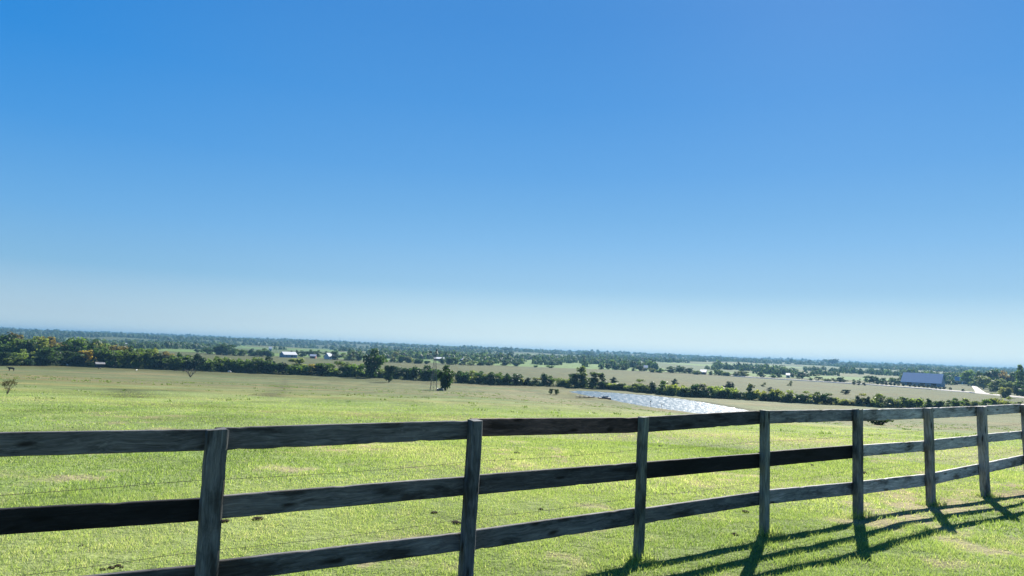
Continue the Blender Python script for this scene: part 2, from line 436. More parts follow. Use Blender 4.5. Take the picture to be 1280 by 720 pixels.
# ------------------------------------------------------------------ grass (uncountable: one object)
def grass():
    Vs = []; Ts = []
    def zone(r0, r1, dens, h0, h1, w, half, keep_bare=.22, fade=None):
        n = int(dens*.5*(r1*r1-r0*r0)*2*R(half))
        r = np.sqrt(RNG.uniform(r0*r0, r1*r1, n)); a = RNG.uniform(-R(half), R(half), n)
        x = r*np.sin(a); y = r*np.cos(a)
        b = bare(x, y); clump = fbm(x/.25, y/.25, 77, 3); big = fbm(x/2.2, y/2.2, 78, 3)
        keep = RNG.uniform(0, 1, n) < np.clip((1-b*(1-keep_bare))*(.35+1.1*clump), .05, 1)
        if fade: keep &= RNG.uniform(0, 1, n) < 1-sstep(fade[0], fade[1], r)
        x, y, b, clump, big, r = x[keep], y[keep], b[keep], clump[keep], big[keep], r[keep]; n = len(x)
        z = height(x, y)
        h = (h0+(h1-h0)*RNG.beta(1.6, 2.6, n))*(.5+.9*clump)*(1-.5*b)*(.55+.9*fbm(x/1.6, y/1.6, 88, 3))
        th = RNG.uniform(0, 2*PI, n); ww = w*RNG.uniform(.6, 1.3, n)
        ln = h*RNG.uniform(.15, .95, n); ld = RNG.uniform(0, 2*PI, n)
        p = np.stack([x, y, z-.004], 1)
        d = np.stack([np.cos(th)*ww/2, np.sin(th)*ww/2, 0*ww], 1)
        tip = p+np.stack([np.cos(ld)*ln, np.sin(ld)*ln, h], 1)
        Vs.append(np.stack([p-d, p+d, tip], 1).reshape(-1, 3))
        t = np.clip(RNG.normal(.40, .135, n)*(1-.6*sstep(14, 30, r))+.25*sstep(14, 30, r)-.0+(fbm(x/5, y/5, 20)-.5)*.6+(big-.5)*.6+(clump-.5)*.35+b*.5+(RNG.uniform(0, 1, n) < .06)*.4, 0, 1)
        Ts.append(t)
    zone(3.6, 9, 5600, .014, .055, .006, 46)
    zone(9, 17, 1600, .018, .065, .011, 44)
    zone(17, 60, 200, .016, .06, .022, 43, fade=(19, 56))
    # longer grass the mower cannot reach, round each post
    for sp_ in POSTS:
        cxy = FA+FD*sp_
        n = 330; ox = RNG.normal(0, .10, n); oy = RNG.normal(0, .10, n); x = cxy[0]-FN[0]*.06+ox; y = cxy[1]-FN[1]*.06+oy; z = height(x, y)
        h = RNG.uniform(.04, .17, n)*np.exp(-(ox**2+oy**2)/.05); th = RNG.uniform(0, PI, n); ww = .0035
        p = np.stack([x, y, z-.005], 1); d = np.stack([np.cos(th)*ww, np.sin(th)*ww, 0*th], 1)
        tip = p+np.stack([RNG.normal(0, .03, n), RNG.normal(0, .03, n), h], 1)
        Vs.append(np.stack([p-d, p+d, tip], 1).reshape(-1, 3)); Ts.append(np.clip(RNG.normal(.5, .22, n), 0, 1))
    # darker tussocks the cattle leave standing
    n = 3000; r = np.sqrt(RNG.uniform(26**2, 180**2, n)); a = RNG.uniform(-R(42), R(42), n); x = r*np.sin(a); y = r*np.cos(a)
    k = (fbm(x/7, y/7, 71, 3)+RNG.uniform(-.12, .12, n) > .52)
    if True:
        m_ = (y > 90) & (np.abs(x) < 150); sd = np.full(n, 99.); sd[m_] = poly_sd(x[m_], y[m_], POND); k &= sd > 2
    x, y, r = x[k], y[k], r[k]; n = len(x); z = height(x, y); sz = RNG.uniform(.5, 1.3, n)*(.7+r/200)
    for q in range(9):
        ox = RNG.normal(0, .14, n)*sz; oy = RNG.normal(0, .14, n)*sz; th = RNG.uniform(0, PI, n); ww = .05*sz; h = RNG.uniform(.05, .15, n)*sz
        p = np.stack([x+ox, y+oy, z-.02], 1); d = np.stack([np.cos(th)*ww, np.sin(th)*ww, 0*ww], 1)
        tip = p+np.stack([RNG.normal(0, .06, n), RNG.normal(0, .06, n), h], 1)
        Vs.append(np.stack([p-d, p+d, tip], 1).reshape(-1, 3)); Ts.append(np.clip(RNG.normal(.06, .06, n), 0, 1))
    V = np.concatenate(Vs); T = np.concatenate(Ts); print('GRASS', len(T))
    Fc = np.arange(len(V)).reshape(-1, 3)
    o = obj('grass', mesh_np('grass', V, Fc, M_grass, face_attr={'tone': T}))
    tag(o, 'short green pasture grass growing on both sides of the fence', 'grass', kind='stuff')

# ------------------------------------------------------------------ fence
def fence():
    root = empty('wooden_fence', (FA[0], FA[1], 0), math.atan2(FD[1], FD[0]))
    tag(root, 'dark weathered three rail wooden fence running across the pasture edge', 'fence')
    def on_line(px, py, off):
        """where the sight line meets the vertical fence plane pushed back by off"""
        d = ray(px, py); o = np.array([0, 0]); p0 = FA+FN*off
        t = ((p0-o)@FN)/(d[:2]@FN); P = d*t; return float((P[:2]-FA)@FD), float(P[2]+EYE)
    PW = .125
    posts_img = [((272, 537), (253, 798), 27), ((595, 525), (582.5, 733), 20), ((806, 521.5), (799.5, 697), 14), ((957.5, 513.5), (957, 677), 12.5),
                 ((1073, 511.5), (1073.5, 644), 12.5), ((1161, 510), (1164.5, 625), 11.5), ((1227, 508), (1231.5, 611), 11.5), ((1281.5, 506), (1287, 598), 11)]
    S = []
    for k, (t, b, w) in enumerate(posts_img):
        s1, z1 = on_line(t[0], t[1], -.055); s0, z0 = on_line(b[0], b[1], -.055)
        S.append((s1, z1, s0))
    sp = S[-1][0]-S[-2][0]
    S = [(S[0][0]-3.55, 1.22, S[0][0]-3.6), (S[0][0]-1.8, 1.22, S[0][0]-1.84)]+S
    for k in range(1, 6): S.append((S[9][0]+1.72*k, 1.21+.01*(k % 2), S[9][0]+1.72*k+.02))
    POSTS.extend(q[2] for q in S)
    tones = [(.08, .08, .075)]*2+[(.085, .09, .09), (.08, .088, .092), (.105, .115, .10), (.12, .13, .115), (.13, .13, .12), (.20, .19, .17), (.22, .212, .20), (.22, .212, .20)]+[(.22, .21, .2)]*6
    for k, (s1, z1, s0) in enumerate(S):
        rnd = random.Random(k)
        b = bmesh.new()
        wx, wy = [(.055, .045), (.055, .045), (.058, .042), (.046, .042), (.038, .037), (.040, .040), (.049, .045), (.054, .045), (.058, .052), (.056, .05)][min(k, 9)]
        nl = 14
        bx = FA+FD*s0; g = hz(bx[0]-FN[0]*.06, bx[1]-FN[1]*.06)
        rings = []
        H = z1-g+.25
        for i in range(nl+1):
            f = i/nl; z = g-.25+H*f
            cx = (s0+(s1-s0)*max(0, (z-g)/(z1-g)))+rnd.uniform(-.003, .003); cy = -wy-.001
            r_ = []
            for (ux, uy) in ((-1, -.8), (-.8, -1), (.8, -1), (1, -.8), (1, .8), (.8, 1), (-.8, 1), (-1, .8)):
                r_.append(b.verts.new((cx+ux*wx*(1+rnd.uniform(-.025, .025))+0, cy+uy*wy*(1+rnd.uniform(-.02, .02)), z+(rnd.uniform(-.006, .006) if i == nl else 0))))
            rings.append(r_)
        for i in range(nl):
            for q in range(8): b.faces.new((rings[i][q], rings[i][(q+1) % 8], rings[i+1][(q+1) % 8], rings[i+1][q]))
        b.faces.new(rings[-1])
        # local frame for the grain: build upright along X, so that the long axis is the grain axis
        me = bpy.data.meshes.new('post')
        Mx = Matrix(((0, 0, 1, 0), (0, 1, 0, 0), (-1, 0, 0, 0), (0, 0, 0, 1)))
        bmesh.ops.transform(b, matrix=Matrix.Translation((-s0, 0, 0)), verts=b.verts)
        bmesh.ops.transform(b, matrix=Mx, verts=b.verts)
        b.to_mesh(me); b.free()
        o = obj('post', me, M_wood, root); o.location = (s0, 0, 0); o.rotation_euler = Mx.inverted().to_euler()
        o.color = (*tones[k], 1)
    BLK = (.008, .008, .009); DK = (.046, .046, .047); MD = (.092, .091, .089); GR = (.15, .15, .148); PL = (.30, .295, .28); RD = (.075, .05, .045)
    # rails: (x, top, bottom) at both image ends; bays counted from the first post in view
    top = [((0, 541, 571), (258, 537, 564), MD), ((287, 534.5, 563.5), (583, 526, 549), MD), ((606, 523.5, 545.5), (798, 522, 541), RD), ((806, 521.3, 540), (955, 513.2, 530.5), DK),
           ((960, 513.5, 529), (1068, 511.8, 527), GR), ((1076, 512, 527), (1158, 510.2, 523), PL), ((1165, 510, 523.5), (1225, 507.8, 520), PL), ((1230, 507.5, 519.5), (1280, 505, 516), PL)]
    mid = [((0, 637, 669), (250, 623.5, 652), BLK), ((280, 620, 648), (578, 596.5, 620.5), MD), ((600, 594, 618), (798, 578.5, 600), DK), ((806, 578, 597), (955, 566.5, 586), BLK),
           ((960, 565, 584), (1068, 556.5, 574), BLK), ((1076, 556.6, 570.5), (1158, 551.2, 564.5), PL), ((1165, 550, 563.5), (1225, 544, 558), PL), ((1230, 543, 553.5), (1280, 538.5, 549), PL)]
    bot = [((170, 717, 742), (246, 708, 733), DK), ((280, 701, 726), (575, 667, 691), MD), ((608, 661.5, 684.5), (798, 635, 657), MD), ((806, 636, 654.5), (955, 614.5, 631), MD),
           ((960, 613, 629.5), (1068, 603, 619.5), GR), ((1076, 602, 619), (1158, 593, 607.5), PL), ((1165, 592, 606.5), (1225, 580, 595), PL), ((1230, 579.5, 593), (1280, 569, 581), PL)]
    TH = .035
    def rail(sA, zA, hA, sB, zB, hB, tone, seed):
        rnd = random.Random(seed); b = bmesh.new(); n = 26
        ln = sB-sA; rings = []
        ph = rnd.uniform(0, 6)
        for i in range(n+1):
            f = i/n; s = sA+ln*f; z = zA+(zB-zA)*f; h = hA+(hB-hA)*f
            bow = .004*math.sin(f*PI+ph*.1)
            jt = rnd.uniform(-.0009, .0009); jb = rnd.uniform(-.0012, .0012)
            if rnd.random() < .05: jb += .006
            if rnd.random() < .03: jt -= .005
            c = .004
            y0 = .004+bow; y1 = y0+TH
            pts = [(y0, z-h+c+jb), (y0+c, z-h+jb), (y1-c, z-h+jb), (y1, z-h+c+jb), (y1, z-c+jt), (y1-c, z+jt), (y0+c, z+jt), (y0, z-c+jt)]
            rings.append([b.verts.new((s+(rnd.uniform(-.004, .004) if i in (0, n) else 0), p[0], p[1])) for p in pts])
        for i in range(n):
            for q in range(8): b.faces.new((rings[i][q], rings[i+1][q], rings[i+1][(q+1) % 8], rings[i][(q+1) % 8]))
        b.faces.new(rings[0]); b.faces.new(rings[-1][::-1])
        bmesh.ops.recalc_face_normals(b, faces=b.faces)
        bmesh.ops.translate(b, vec=(-sA, 0, -zA+hA/2), verts=b.verts)
        me = bpy.data.meshes.new('rail'); b.to_mesh(me); b.free()
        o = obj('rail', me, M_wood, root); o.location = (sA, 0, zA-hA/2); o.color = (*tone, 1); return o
    bs = [p[0] for p in S]                # s of posts (top)
    for lv, rails in enumerate((top, mid, bot)):
        ends = []
        for k, (a, c, tone) in enumerate(rails):
            pa = [on_line(a[0], a[i], .0) for i in (1, 2)]; pc = [on_line(c[0], c[i], .0) for i in (1, 2)]
            s0, z0, h0 = pa[0][0], pa[0][1], pa[0][1]-pa[1][1]; s1, z1, h1 = pc[0][0], pc[0][1], pc[0][1]-pc[1][1]
            h0 = h1 = min(.152, max(.12, (h0+h1)/2))
            sl = (z1-z0)/(s1-s0)
            sL = bs[k+1]; sR = bs[k+2]
            A_ = sL+.004; B_ = sR-.004
            zA = z0+sl*(A_-s0); zB = z0+sl*(B_-s0)
            if k == 0 and lv == 2: zA = .50; zB = z1
            rail(A_, zA, h0, B_, zB, h1, tone, lv*20+k); ends.append((zA, zB))
        rail(bs[0], ends[0][0], .14, bs[1]-.004, ends[0][0], .14, DK, lv*20+12)
        for k in range(5):
            rail(bs[9+k]+.004, ends[-1][1], .14, bs[10+k]-.004, ends[-1][1]+.004, .14, PL, lv*20+13+k)
    for z, sag in ((.925, .012), (.515, .018)):
        mb = MB(); pts = []
        for k in range(len(bs)-1):
            for i in range(8):
                f = i/8; pts.append((bs[k]+(bs[k+1]-bs[k])*f, .012, z-sag*4*f*(1-f)+.004*math.sin(k*2.1)))
        mb.path(pts, [.0013]*len(pts), 5)
        for k in range(3, len(pts)-3):      # barbs
            for q in range(2):
                p = Vector(pts[k])+Vector(((q*.11), 0, 0)); mb.tube(p+Vector((-.004, -.008, -.013)), p+Vector((.004, .008, .013)), .001, .001, 4)
        mb.build('wire', M_wire, root)
    return root
POSTS = []
fence()
grass()

# ------------------------------------------------------------------ trees
def crown_mesh(name, seed, kind):
    """leaf clump faces spread through a set of lobes; unit tree: height 1, width about wr"""
    g = np.random.default_rng(seed)
    lobes = []
    if kind == 'round':
        for i in range(16):
            a = g.uniform(0, 2*PI); rr = g.uniform(.05, .30)**1; z = g.uniform(.10, .86)
            rr *= math.sin(min(1, max(.15, (z-.08)/.9))*PI)*1.15+.15
            lobes.append((rr*math.cos(a), rr*math.sin(a), z, g.uniform(.12, .2), g.uniform(.10, .16)))
        nleaf = 1700; ls = .042
    elif kind == 'wide':
        for i in range(20):
            a = g.uniform(0, 2*PI); rr = g.uniform(.1, .55); z = g.uniform(.10, .82)*(1-.35*rr)
            lobes.append((rr*math.cos(a), rr*math.sin(a), z, g.uniform(.16, .25), g.uniform(.12, .2)))
        nleaf = 2000; ls = .052
    elif kind == 'cone':
        for i in range(18):
            z = .08+.86*(i/17); rr = .22*(1-z)**.7*g.uniform(.3, 1); a = g.uniform(0, 2*PI)
            lobes.append((rr*math.cos(a), rr*math.sin(a), z, .06+.15*(1-z), .11))
        nleaf = 1500; ls = .036
    elif kind == 'loose':
        for i in range(15):
            a = g.uniform(0, 2*PI); z = g.uniform(.08, .95); rr = g.uniform(.05, .34)*(1.1-z*.6)
            lobes.append((rr*math.cos(a), rr*math.sin(a), z, g.uniform(.08, .15), g.uniform(.07, .14)))
        nleaf = 1150; ls = .038
    elif kind == 'bush':
        for i in range(14):
            a = g.uniform(0, 2*PI); rr = g.uniform(.1, .62); z = g.uniform(.15, .72)*(1-.3*rr)
            lobes.append((rr*math.cos(a), rr*math.sin(a), z, g.uniform(.2, .3), g.uniform(.16, .28)))
        nleaf = 1300; ls = .07
    w = np.array([l[3]**2*l[4] for l in lobes]); w = w**.7; w /= w.sum()
    idx = g.choice(len(lobes), nleaf, p=w); LB = np.array(lobes)[idx]
    u = g.normal(size=(nleaf, 3)); u /= np.linalg.norm(u, axis=1)[:, None]
    rr = g.uniform(.35, 1.12, nleaf)**.6
    P = LB[:, :3]+u*rr[:, None]*LB[:, [3, 3, 4]]
    P[:, 2] = np.maximum(P[:, 2], .02+g.uniform(0, .05, nleaf))
    n = u+g.normal(size=(nleaf, 3))*.55; n /= np.linalg.norm(n, axis=1)[:, None]
    t = np.cross(n, g.normal(size=(nleaf, 3))); t /= np.linalg.norm(t, axis=1)[:, None]; b = np.cross(n, t)
    s = ls*g.uniform(.55, 1.5, nleaf)[:, None]
    V = np.stack([P-t*s*.9, P+b*s*.55-t*s*.1, P+t*s, P-b*s*.6+t*s*.15], 1).reshape(-1, 3)
    tone = np.clip(g.normal(.5, .2, nleaf)+(g.uniform(-.25, .25, len(lobes)))[idx], 0, 1)
    return mesh_np(name, V, np.arange(nleaf*4).reshape(-1, 4), M_leaf, face_attr={'tone': tone})
def trunk_mesh(name, seed, kind):
    r = random.Random(seed); mb = MB()
    top = {'round': .7, 'wide': .55, 'cone': .8, 'loose': .8, 'bush': .4}[kind]
    w = {'round': .03, 'wide': .035, 'cone': .022, 'loose': .022, 'bush': .03}[kind]
    pts = [Vector((0, 0, -.03))]; 
    for i in range(1, 5): pts.append(Vector((r.uniform(-.03, .03)*i*.6, r.uniform(-.03, .03)*i*.6, top*i/4)))
    mb.path(pts, [w*1.25, w, w*.8, w*.5, w*.2], 7)
    for k in range(7):
        p = pts[1+k % 3]; a = r.uniform(0, 2*PI); l = r.uniform(.15, .32)
        q = p+Vector((math.cos(a)*l*.6, math.sin(a)*l*.6, l*.5)); e = q+Vector((math.cos(a+.4)*l*.5, math.sin(a+.4)*l*.5, l*.45))
        mb.path([p, q, e], [w*.5, w*.3, w*.1], 5)
    bmesh.ops.recalc_face_normals(mb.b, faces=mb.b.faces)
    me = bpy.data.meshes.new(name); mb.b.to_mesh(me); mb.b.free(); me.materials.append(M_bark); return me
KIND_W = {'round': .86, 'wide': 1.4, 'cone': .55, 'loose': .82, 'bush': 1.65}
CR = {k: [crown_mesh('crown', 100*i+j*7+3, k) for j in range(4)] for i, k in enumerate(KIND_W)}
TR = {k: [trunk_mesh('trunk', 31*i+j, k) for j in range(2)] for i, k in enumerate(KIND_W)}
for k in CR:       # true widths, so that a tree can be sized by its width
    for me in CR[k]:
        co = np.empty(len(me.vertices)*3, np.float32); me.vertices.foreach_get('co', co); co = co.reshape(-1, 3)
        me['w'] = float(np.percentile(co[:, 0], 98.5)-np.percentile(co[:, 0], 1.5)); me['h'] = float(np.percentile(co[:, 2], 99.6))
TINT = {'d': (.032, .070, .026), 'g': (.080, .140, .036), 'p': (.165, .22, .07), 'y': (.30, .25, .055), 'b': (.125, .108, .05), 's': (.11, .15, .075), 'c': (.015, .034, .022)}
NAMES = {'round': 'broadleaf_tree', 'wide': 'spreading_tree', 'cone': 'cedar_tree', 'loose': 'slender_tree', 'bush': 'bush'}
def tree(px, Y, wpx, hpx, kind, tint, label, group, cat=None, sink=0, with_trunk=True, exact=None, name=None):
    r = random.Random(int(px*13+Y*7+hpx*3))
    p = exact if exact is not None else col_at(px, Y)
    dep = p[1]
    me = r.choice(CR[kind])
    h = hpx*dep/F_PX/me['h']; w = wpx*dep/F_PX/me['w']
    root = empty(name or NAMES[kind], (p[0], p[1], p[2]-sink*h), r.uniform(-.35, .35)+(PI if r.random() < .5 else 0))
    tag(root, label, cat or ('bush' if kind == 'bush' else 'tree'), group)
    c = obj('crown', me, None, root); c.scale = (w, w*r.uniform(.9, 1.1), h)
    j = r.uniform(.85, 1.18); jg = r.uniform(.94, 1.08); t = TINT[tint]; c.color = (t[0]*j*r.uniform(.92, 1.1), t[1]*j*jg, t[2]*j, 1)
    if with_trunk:
        k = obj('trunk', r.choice(TR[kind]), None, root); k.scale = (min(w, h), min(w, h), h)
    return root
BASEL = ([0, 100, 160, 200, 260, 310, 400, 460, 520, 580, 620, 680, 720, 760, 800, 850, 920, 960, 1000, 1060, 1100, 1180, 1260],
         [457.8, 457.4, 458, 460.5, 462.3, 464.5, 468.4, 471, 475, 479, 481.5, 483, 484.5, 487, 490.5, 496, 499, 502, 504.5, 507.5, 509.5, 511.5, 513])
def base_y(px): return float(np.interp(px, *BASEL))
_bY = {}
def row_depth(px):
    k = round(px/4)*4
    if k not in _bY: _bY[k] = float(ground_at(k, base_y(k))[1])
    return min(345, max(250, _bY[k]))
ORD = ['first', 'second', 'third', 'fourth', 'fifth', 'sixth', 'seventh', 'eighth', 'ninth', 'tenth', 'eleventh', 'twelfth']
TW = {'d': 'dark green', 'g': 'green', 'p': 'yellow-green', 'y': 'golden yellow', 'b': 'brownish', 's': 'grey-green', 'c': 'blackish'}
KW = {'round': 'rounded tree', 'wide': 'spreading tree', 'cone': 'cedar', 'loose': 'airy tree', 'bush': 'low bush'}
def ordinal_label(items, i, marks, tail):
    """a name for items[i] by counting along the row from the nearest landmark"""
    px = items[i][0]
    best = None
    for mx, mn in marks:
        if px >= mx: n = sum(1 for t in items if mx <= t[0] <= px and t is not items[i]); side = 'right'
        else: n = sum(1 for t in items if px <= t[0] < mx and t is not items[i]); side = 'left'
        if best is None or n < best[0]: best = (n, side, mn)
    n, side, mn = best
    o = ORD[n] if n < 12 else str(n+1)+'th'
    return o, side, mn, tail
# creek row, front line: (column, width, top, kind, tint)
creek = [
 (4, 14, 441, 'round', 'd'), (17, 18, 446, 'round', 'g'), (27, 15, 438, 'round', 'p'), (36, 16, 443, 'wide', 'd'), (47, 15, 441, 'loose', 'p'), (57, 14, 447, 'bush', 'g'),
 (66, 17, 436, 'round', 'd'), (80, 17, 440, 'round', 'd'), (93, 19, 442, 'wide', 'd'), (104, 15, 446, 'round', 'c'), (112.5, 18, 439, 'loose', 'y'), (130, 18, 437, 'wide', 'd'), (146, 20, 439, 'round', 'd'),
 (162, 19, 439, 'wide', 'g'), (176, 17, 441, 'round', 'd'), (190, 20, 440, 'wide', 'd'), (204, 18, 443, 'round', 'c'), (218, 20, 446, 'wide', 'd'), (232, 20, 445, 'round', 'd'), (246, 23, 443.5, 'wide', 'c'), (260, 17, 450, 'bush', 'd'),
 (279, 19, 447.5, 'wide', 'd'), (294, 18, 451, 'bush', 'd'), (306, 17, 450, 'wide', 'd'), (319, 18, 448, 'round', 'g'), (333, 20, 447.5, 'round', 'd'), (343, 13, 455, 'bush', 'd'), (355, 20, 455, 'bush', 'c'), (375, 21, 449, 'loose', 'p'), (374, 26, 457, 'bush', 'd'),
 (391, 15, 456, 'loose', 'y'), (400, 18, 456, 'cone', 'c'), (409, 17, 455, 'round', 'd'), (425, 24, 452.5, 'loose', 'g'), (436, 15, 460, 'bush', 's'), (446, 22, 456, 'wide', 'g'), (456, 13, 460, 'bush', 'd'),
 (474, 13, 463, 'bush', 's'), (483, 15, 462, 'bush', 's'), (498, 17, 460, 'round', 'd'), (510, 12, 461, 'round', 'd'), (515, 11, 467, 'bush', 's'), (522, 12, 460, 'bush', 'd'), (534, 22, 458.5, 'round', 'd'), (545, 10, 463, 'bush', 'd'),
 (576, 14, 465, 'round', 'd'), (583, 13, 466, 'bush', 'd'), (591, 12, 464, 'loose', 'p'), (601, 14, 465.5, 'round', 'd'), (610, 10, 468, 'bush', 's'), (617, 13, 466.5, 'round', 'd'), (625, 12, 467, 'round', 'd'),
 (634, 14, 468, 'wide', 'd'), (645, 16, 468.5, 'round', 'd'), (653, 8, 474, 'bush', 'p'), (661, 12, 473, 'cone', 'd'), (670, 12, 473, 'loose', 'p'), (681, 16, 468, 'cone', 'd'), (688, 12, 471, 'round', 'd'),
 (702, 11, 474, 'bush', 's'), (710, 13, 475, 'bush', 'p'), (722, 18, 468, 'round', 'd'), (731, 17, 459.5, 'loose', 'g'), (742, 17, 466, 'loose', 'g'), (755, 12, 468, 'loose', 'd'), (756, 17, 478, 'bush', 'd'), (768, 15, 480, 'bush', 'p'), (779, 14, 480, 'round', 'd'),
 (788, 12, 483, 'bush', 'p'), (799, 15, 475, 'loose', 'd'), (806, 14, 482, 'bush', 's'), (816, 14, 478.5, 'cone', 'd'), (827, 15, 477, 'loose', 'g'), (838, 12, 482, 'bush', 'p'), (850, 14, 482, 'bush', 'p'), (859, 13, 485, 'round', 'd'), (870, 12, 481.5, 'round', 'd'),
 (882, 20, 481, 'loose', 's'), (884, 16, 489, 'bush', 'd'), (897, 17, 484, 'bush', 'p'), (903, 15, 489, 'bush', 'd'), (916, 13, 486, 'bush', 'p'), (926, 11, 491, 'round', 'd'), (936, 13, 481, 'loose', 's'), (940, 12, 490, 'bush', 'd'),
 (951, 12, 489, 'bush', 'p'), (960, 13, 493, 'bush', 'd'), (970, 16, 488, 'bush', 'p'), (982, 14, 493, 'bush', 's'), (990, 13, 489, 'loose', 'p'), (1000, 13, 494, 'bush', 'd'), (1010, 13, 490, 'loose', 'p'), (1022, 14, 491, 'round', 'd'), (1031, 11, 493, 'round', 'd'), (1039, 11, 493, 'loose', 's'),
 (1050, 14, 499, 'bush', 'p'), (1060, 13, 502, 'bush', 's'), (1072, 10, 495.5, 'cone', 'd'), (1080, 11, 493, 'loose', 'p'), (1085, 9, 497, 'cone', 'd'), (1095, 13, 493, 'loose', 'p'), (1105, 12, 496, 'loose', 'd'), (1116, 13, 498, 'bush', 's'), (1127, 12, 497, 'loose', 'd'), (1136, 12, 500, 'bush', 'd'),
 (1147, 14, 499, 'bush', 'p'), (1160, 10, 499, 'cone', 'd'), (1170, 13, 502, 'bush', 'd'), (1183, 10, 501, 'loose', 'g'), (1194, 12, 499, 'round', 'd'), (1204, 12, 499, 'loose', 'p'), (1215, 12, 502, 'bush', 's'), (1232, 10, 500, 'round', 'd'), (1246, 13, 499, 'bush', 'p'), (1258, 12, 497, 'loose', 'p'), (1272, 14, 503, 'bush', 's')]
creek.sort(key=lambda t: t[0])
_r = random.Random(19)
creek = [(a_, b_, c_, d_, ('g' if e_ == 'd' and _r.random() < .38 else e_)) for a_, b_, c_, d_, e_ in creek]
marks = [(0, 'photo left edge'), (112, 'yellow tree'), (269.5, 'gap in the row'), (467, 'tall creek tree'), (545, 'windmill'), (731, 'tall poplar'), (850, 'pond middle'), (957, 'fourth visible fence post'), (1073, 'fifth visible fence post'), (1161, 'blue roofed barn'), (1227, 'driveway')]
for i, (px, w, ty, kind, tint) in enumerate(creek):
    Y = row_depth(px)+3+3*random.random(); 
    p = col_at(px, Y); by = proj(p)[1]
    o, side, mn, _ = ordinal_label(creek, i, marks, '')
    if px == 112.5: lab = 'golden yellow tree at the pasture edge in front of the dark wood'
    elif px == 731: lab = 'tall slender poplar like tree rising above the far end of the pond'
    else: lab = f'{TW[tint]} {KW[kind]}, {o} in creek row {side} of {mn}'
    tree(px, Y, w*1.12, by-ty+1, kind, tint, lab, 'trees and bushes of the creek row', sink=.0)
# second line of the left wood and of the creek, behind the first
back = [(2, 20, 427, 'round', 'd'), (14, 22, 428, 'wide', 'g'), (30, 22, 424, 'round', 'g'), (44, 22, 426, 'wide', 'd'), (60, 24, 424, 'round', 'p'), (74, 20, 430, 'wide', 'b'), (90, 24, 428, 'round', 'd'), (104, 22, 427, 'wide', 'g'), (118, 22, 432, 'round', 'd'),
        (134, 22, 431, 'wide', 'g'), (150, 22, 433, 'round', 'b'), (166, 20, 434, 'wide', 'd'), (182, 20, 436, 'round', 'g'), (196, 18, 436, 'wide', 'p'), (210, 18, 440, 'round', 'b'), (224, 16, 441, 'wide', 'd')]
for i, (px, w, ty, kind, tint) in enumerate(back):
    Y = 366+10*random.random(); p = col_at(px, Y); by = proj(p)[1]
    o, side, mn, _ = ordinal_label(back, i, [(0, 'photo left edge'), (112, 'yellow tree'), (230, 'right end of the wood')], '')
    tree(px, Y, w*1.1, by-ty, kind, tint, f'{TW[tint]} {KW[kind]}, {o} in second wood row {side} of {mn}', 'trees standing behind the left wood front')
back2 = [(6, 22, 418, 'round', 'd'), (12, 14, 415.5, 'loose', 'b'), (24, 22, 420, 'wide', 'b'), (40, 24, 421, 'round', 'p'), (54, 22, 423, 'wide', 'b'), (70, 22, 422, 'round', 'b'), (86, 20, 427, 'wide', 'p'), (100, 24, 423, 'round', 'g'), (112, 22, 424, 'wide', 'd'), (128, 20, 430, 'wide', 'p'), (146, 20, 432, 'bush', 'b')]
for i, (px, w, ty, kind, tint) in enumerate(back2):
    Y = 402+14*random.random(); p = col_at(px, Y); by = proj(p)[1]
    o, side, mn, _ = ordinal_label(back2, i, [(0, 'photo left edge'), (112, 'yellow tree')], '')
    tree(px, Y, w*1.15, by-ty, kind, tint, f'{TW[tint]} {KW[kind]} on the wood skyline, {o} {side} of {mn}', 'trees on the skyline of the left wood')
# trees standing apart
def apart(px, top, base, w, kind, tint, label, group=None, cat=None, Y=None):
    if Y is None: p = Vector(ground_at(px, base)); p.z = hz(p.x, p.y)
    else: p = col_at(px, Y)
    by = proj(p)[1]
    return tree(px, p.y, w, by-top, kind, tint, label, group, cat, exact=p)
apart(467, 436.8, 471.6, 25, 'round', 'd', 'tallest rounded dark tree standing up out of the creek row', Y=row_depth(467)-1)
_p = col_at(559, 196); tree(559, 196.5, 21, proj(_p)[1]-457.5, 'round', 'd', 'dark rounded tree growing just right of the windmill', None, 'tree', exact=_p, name='broadleaf_tree')
apart(488, 457, 475.3, 13, 'round', 'c', 'small dark tree standing clear in front of the creek row', Y=300)
apart(690, 486, 491.5, 5, 'round', 'd', 'little dark round tree left of the pond tip, the left one of two', 'pair of little trees beside the pond', Y=222)
apart(697, 486.5, 492, 6, 'round', 'd', 'little dark round tree left of the pond tip, the right one of two', 'pair of little trees beside the pond', Y=220)
apart(768, 471.5, 480, 9, 'round', 'c', 'small dark round tree in the brown field beyond the pond left part', Y=390)
apart(844, 473.5, 481, 8, 'round', 'c', 'small leaning dark tree in the brown field beyond the pond middle', Y=395)
apart(716, 470, 476, 4, 'cone', 'd', 'tiny dark cedar in the brown field left of the tall poplar', Y=430)
apart(912, 477, 487, 12, 'round', 'c', 'dark round tree in the field beyond the pond right end', Y=372)
apart(955, 478, 486, 6, 'loose', 's', 'thin grey tree in the field above the fourth fence post', Y=440)
apart(963, 484, 492, 10, 'round', 'c', 'dark squat tree just behind the creek bushes near the fourth fence post', Y=365)
apart(988, 476, 484, 5, 'loose', 's', 'faint grey sapling alone in the field below the white road', Y=470)
apart(1057, 487, 497, 10, 'round', 'c', 'dark round tree alone in the field left of the blue roofed barn', Y=370)
apart(1098, 522, 533, 24, 'bush', 'd', 'dark low bush in the pasture just behind the fence top rail', Y=86)
apart(1210, 463, 482, 14, 'round', 'g', 'round green tree rising behind the small house by the driveway', Y=690)
apart(1277, 457, 478, 15, 'round', 'g', 'broad tree on the skyline at the photo right edge', Y=520)
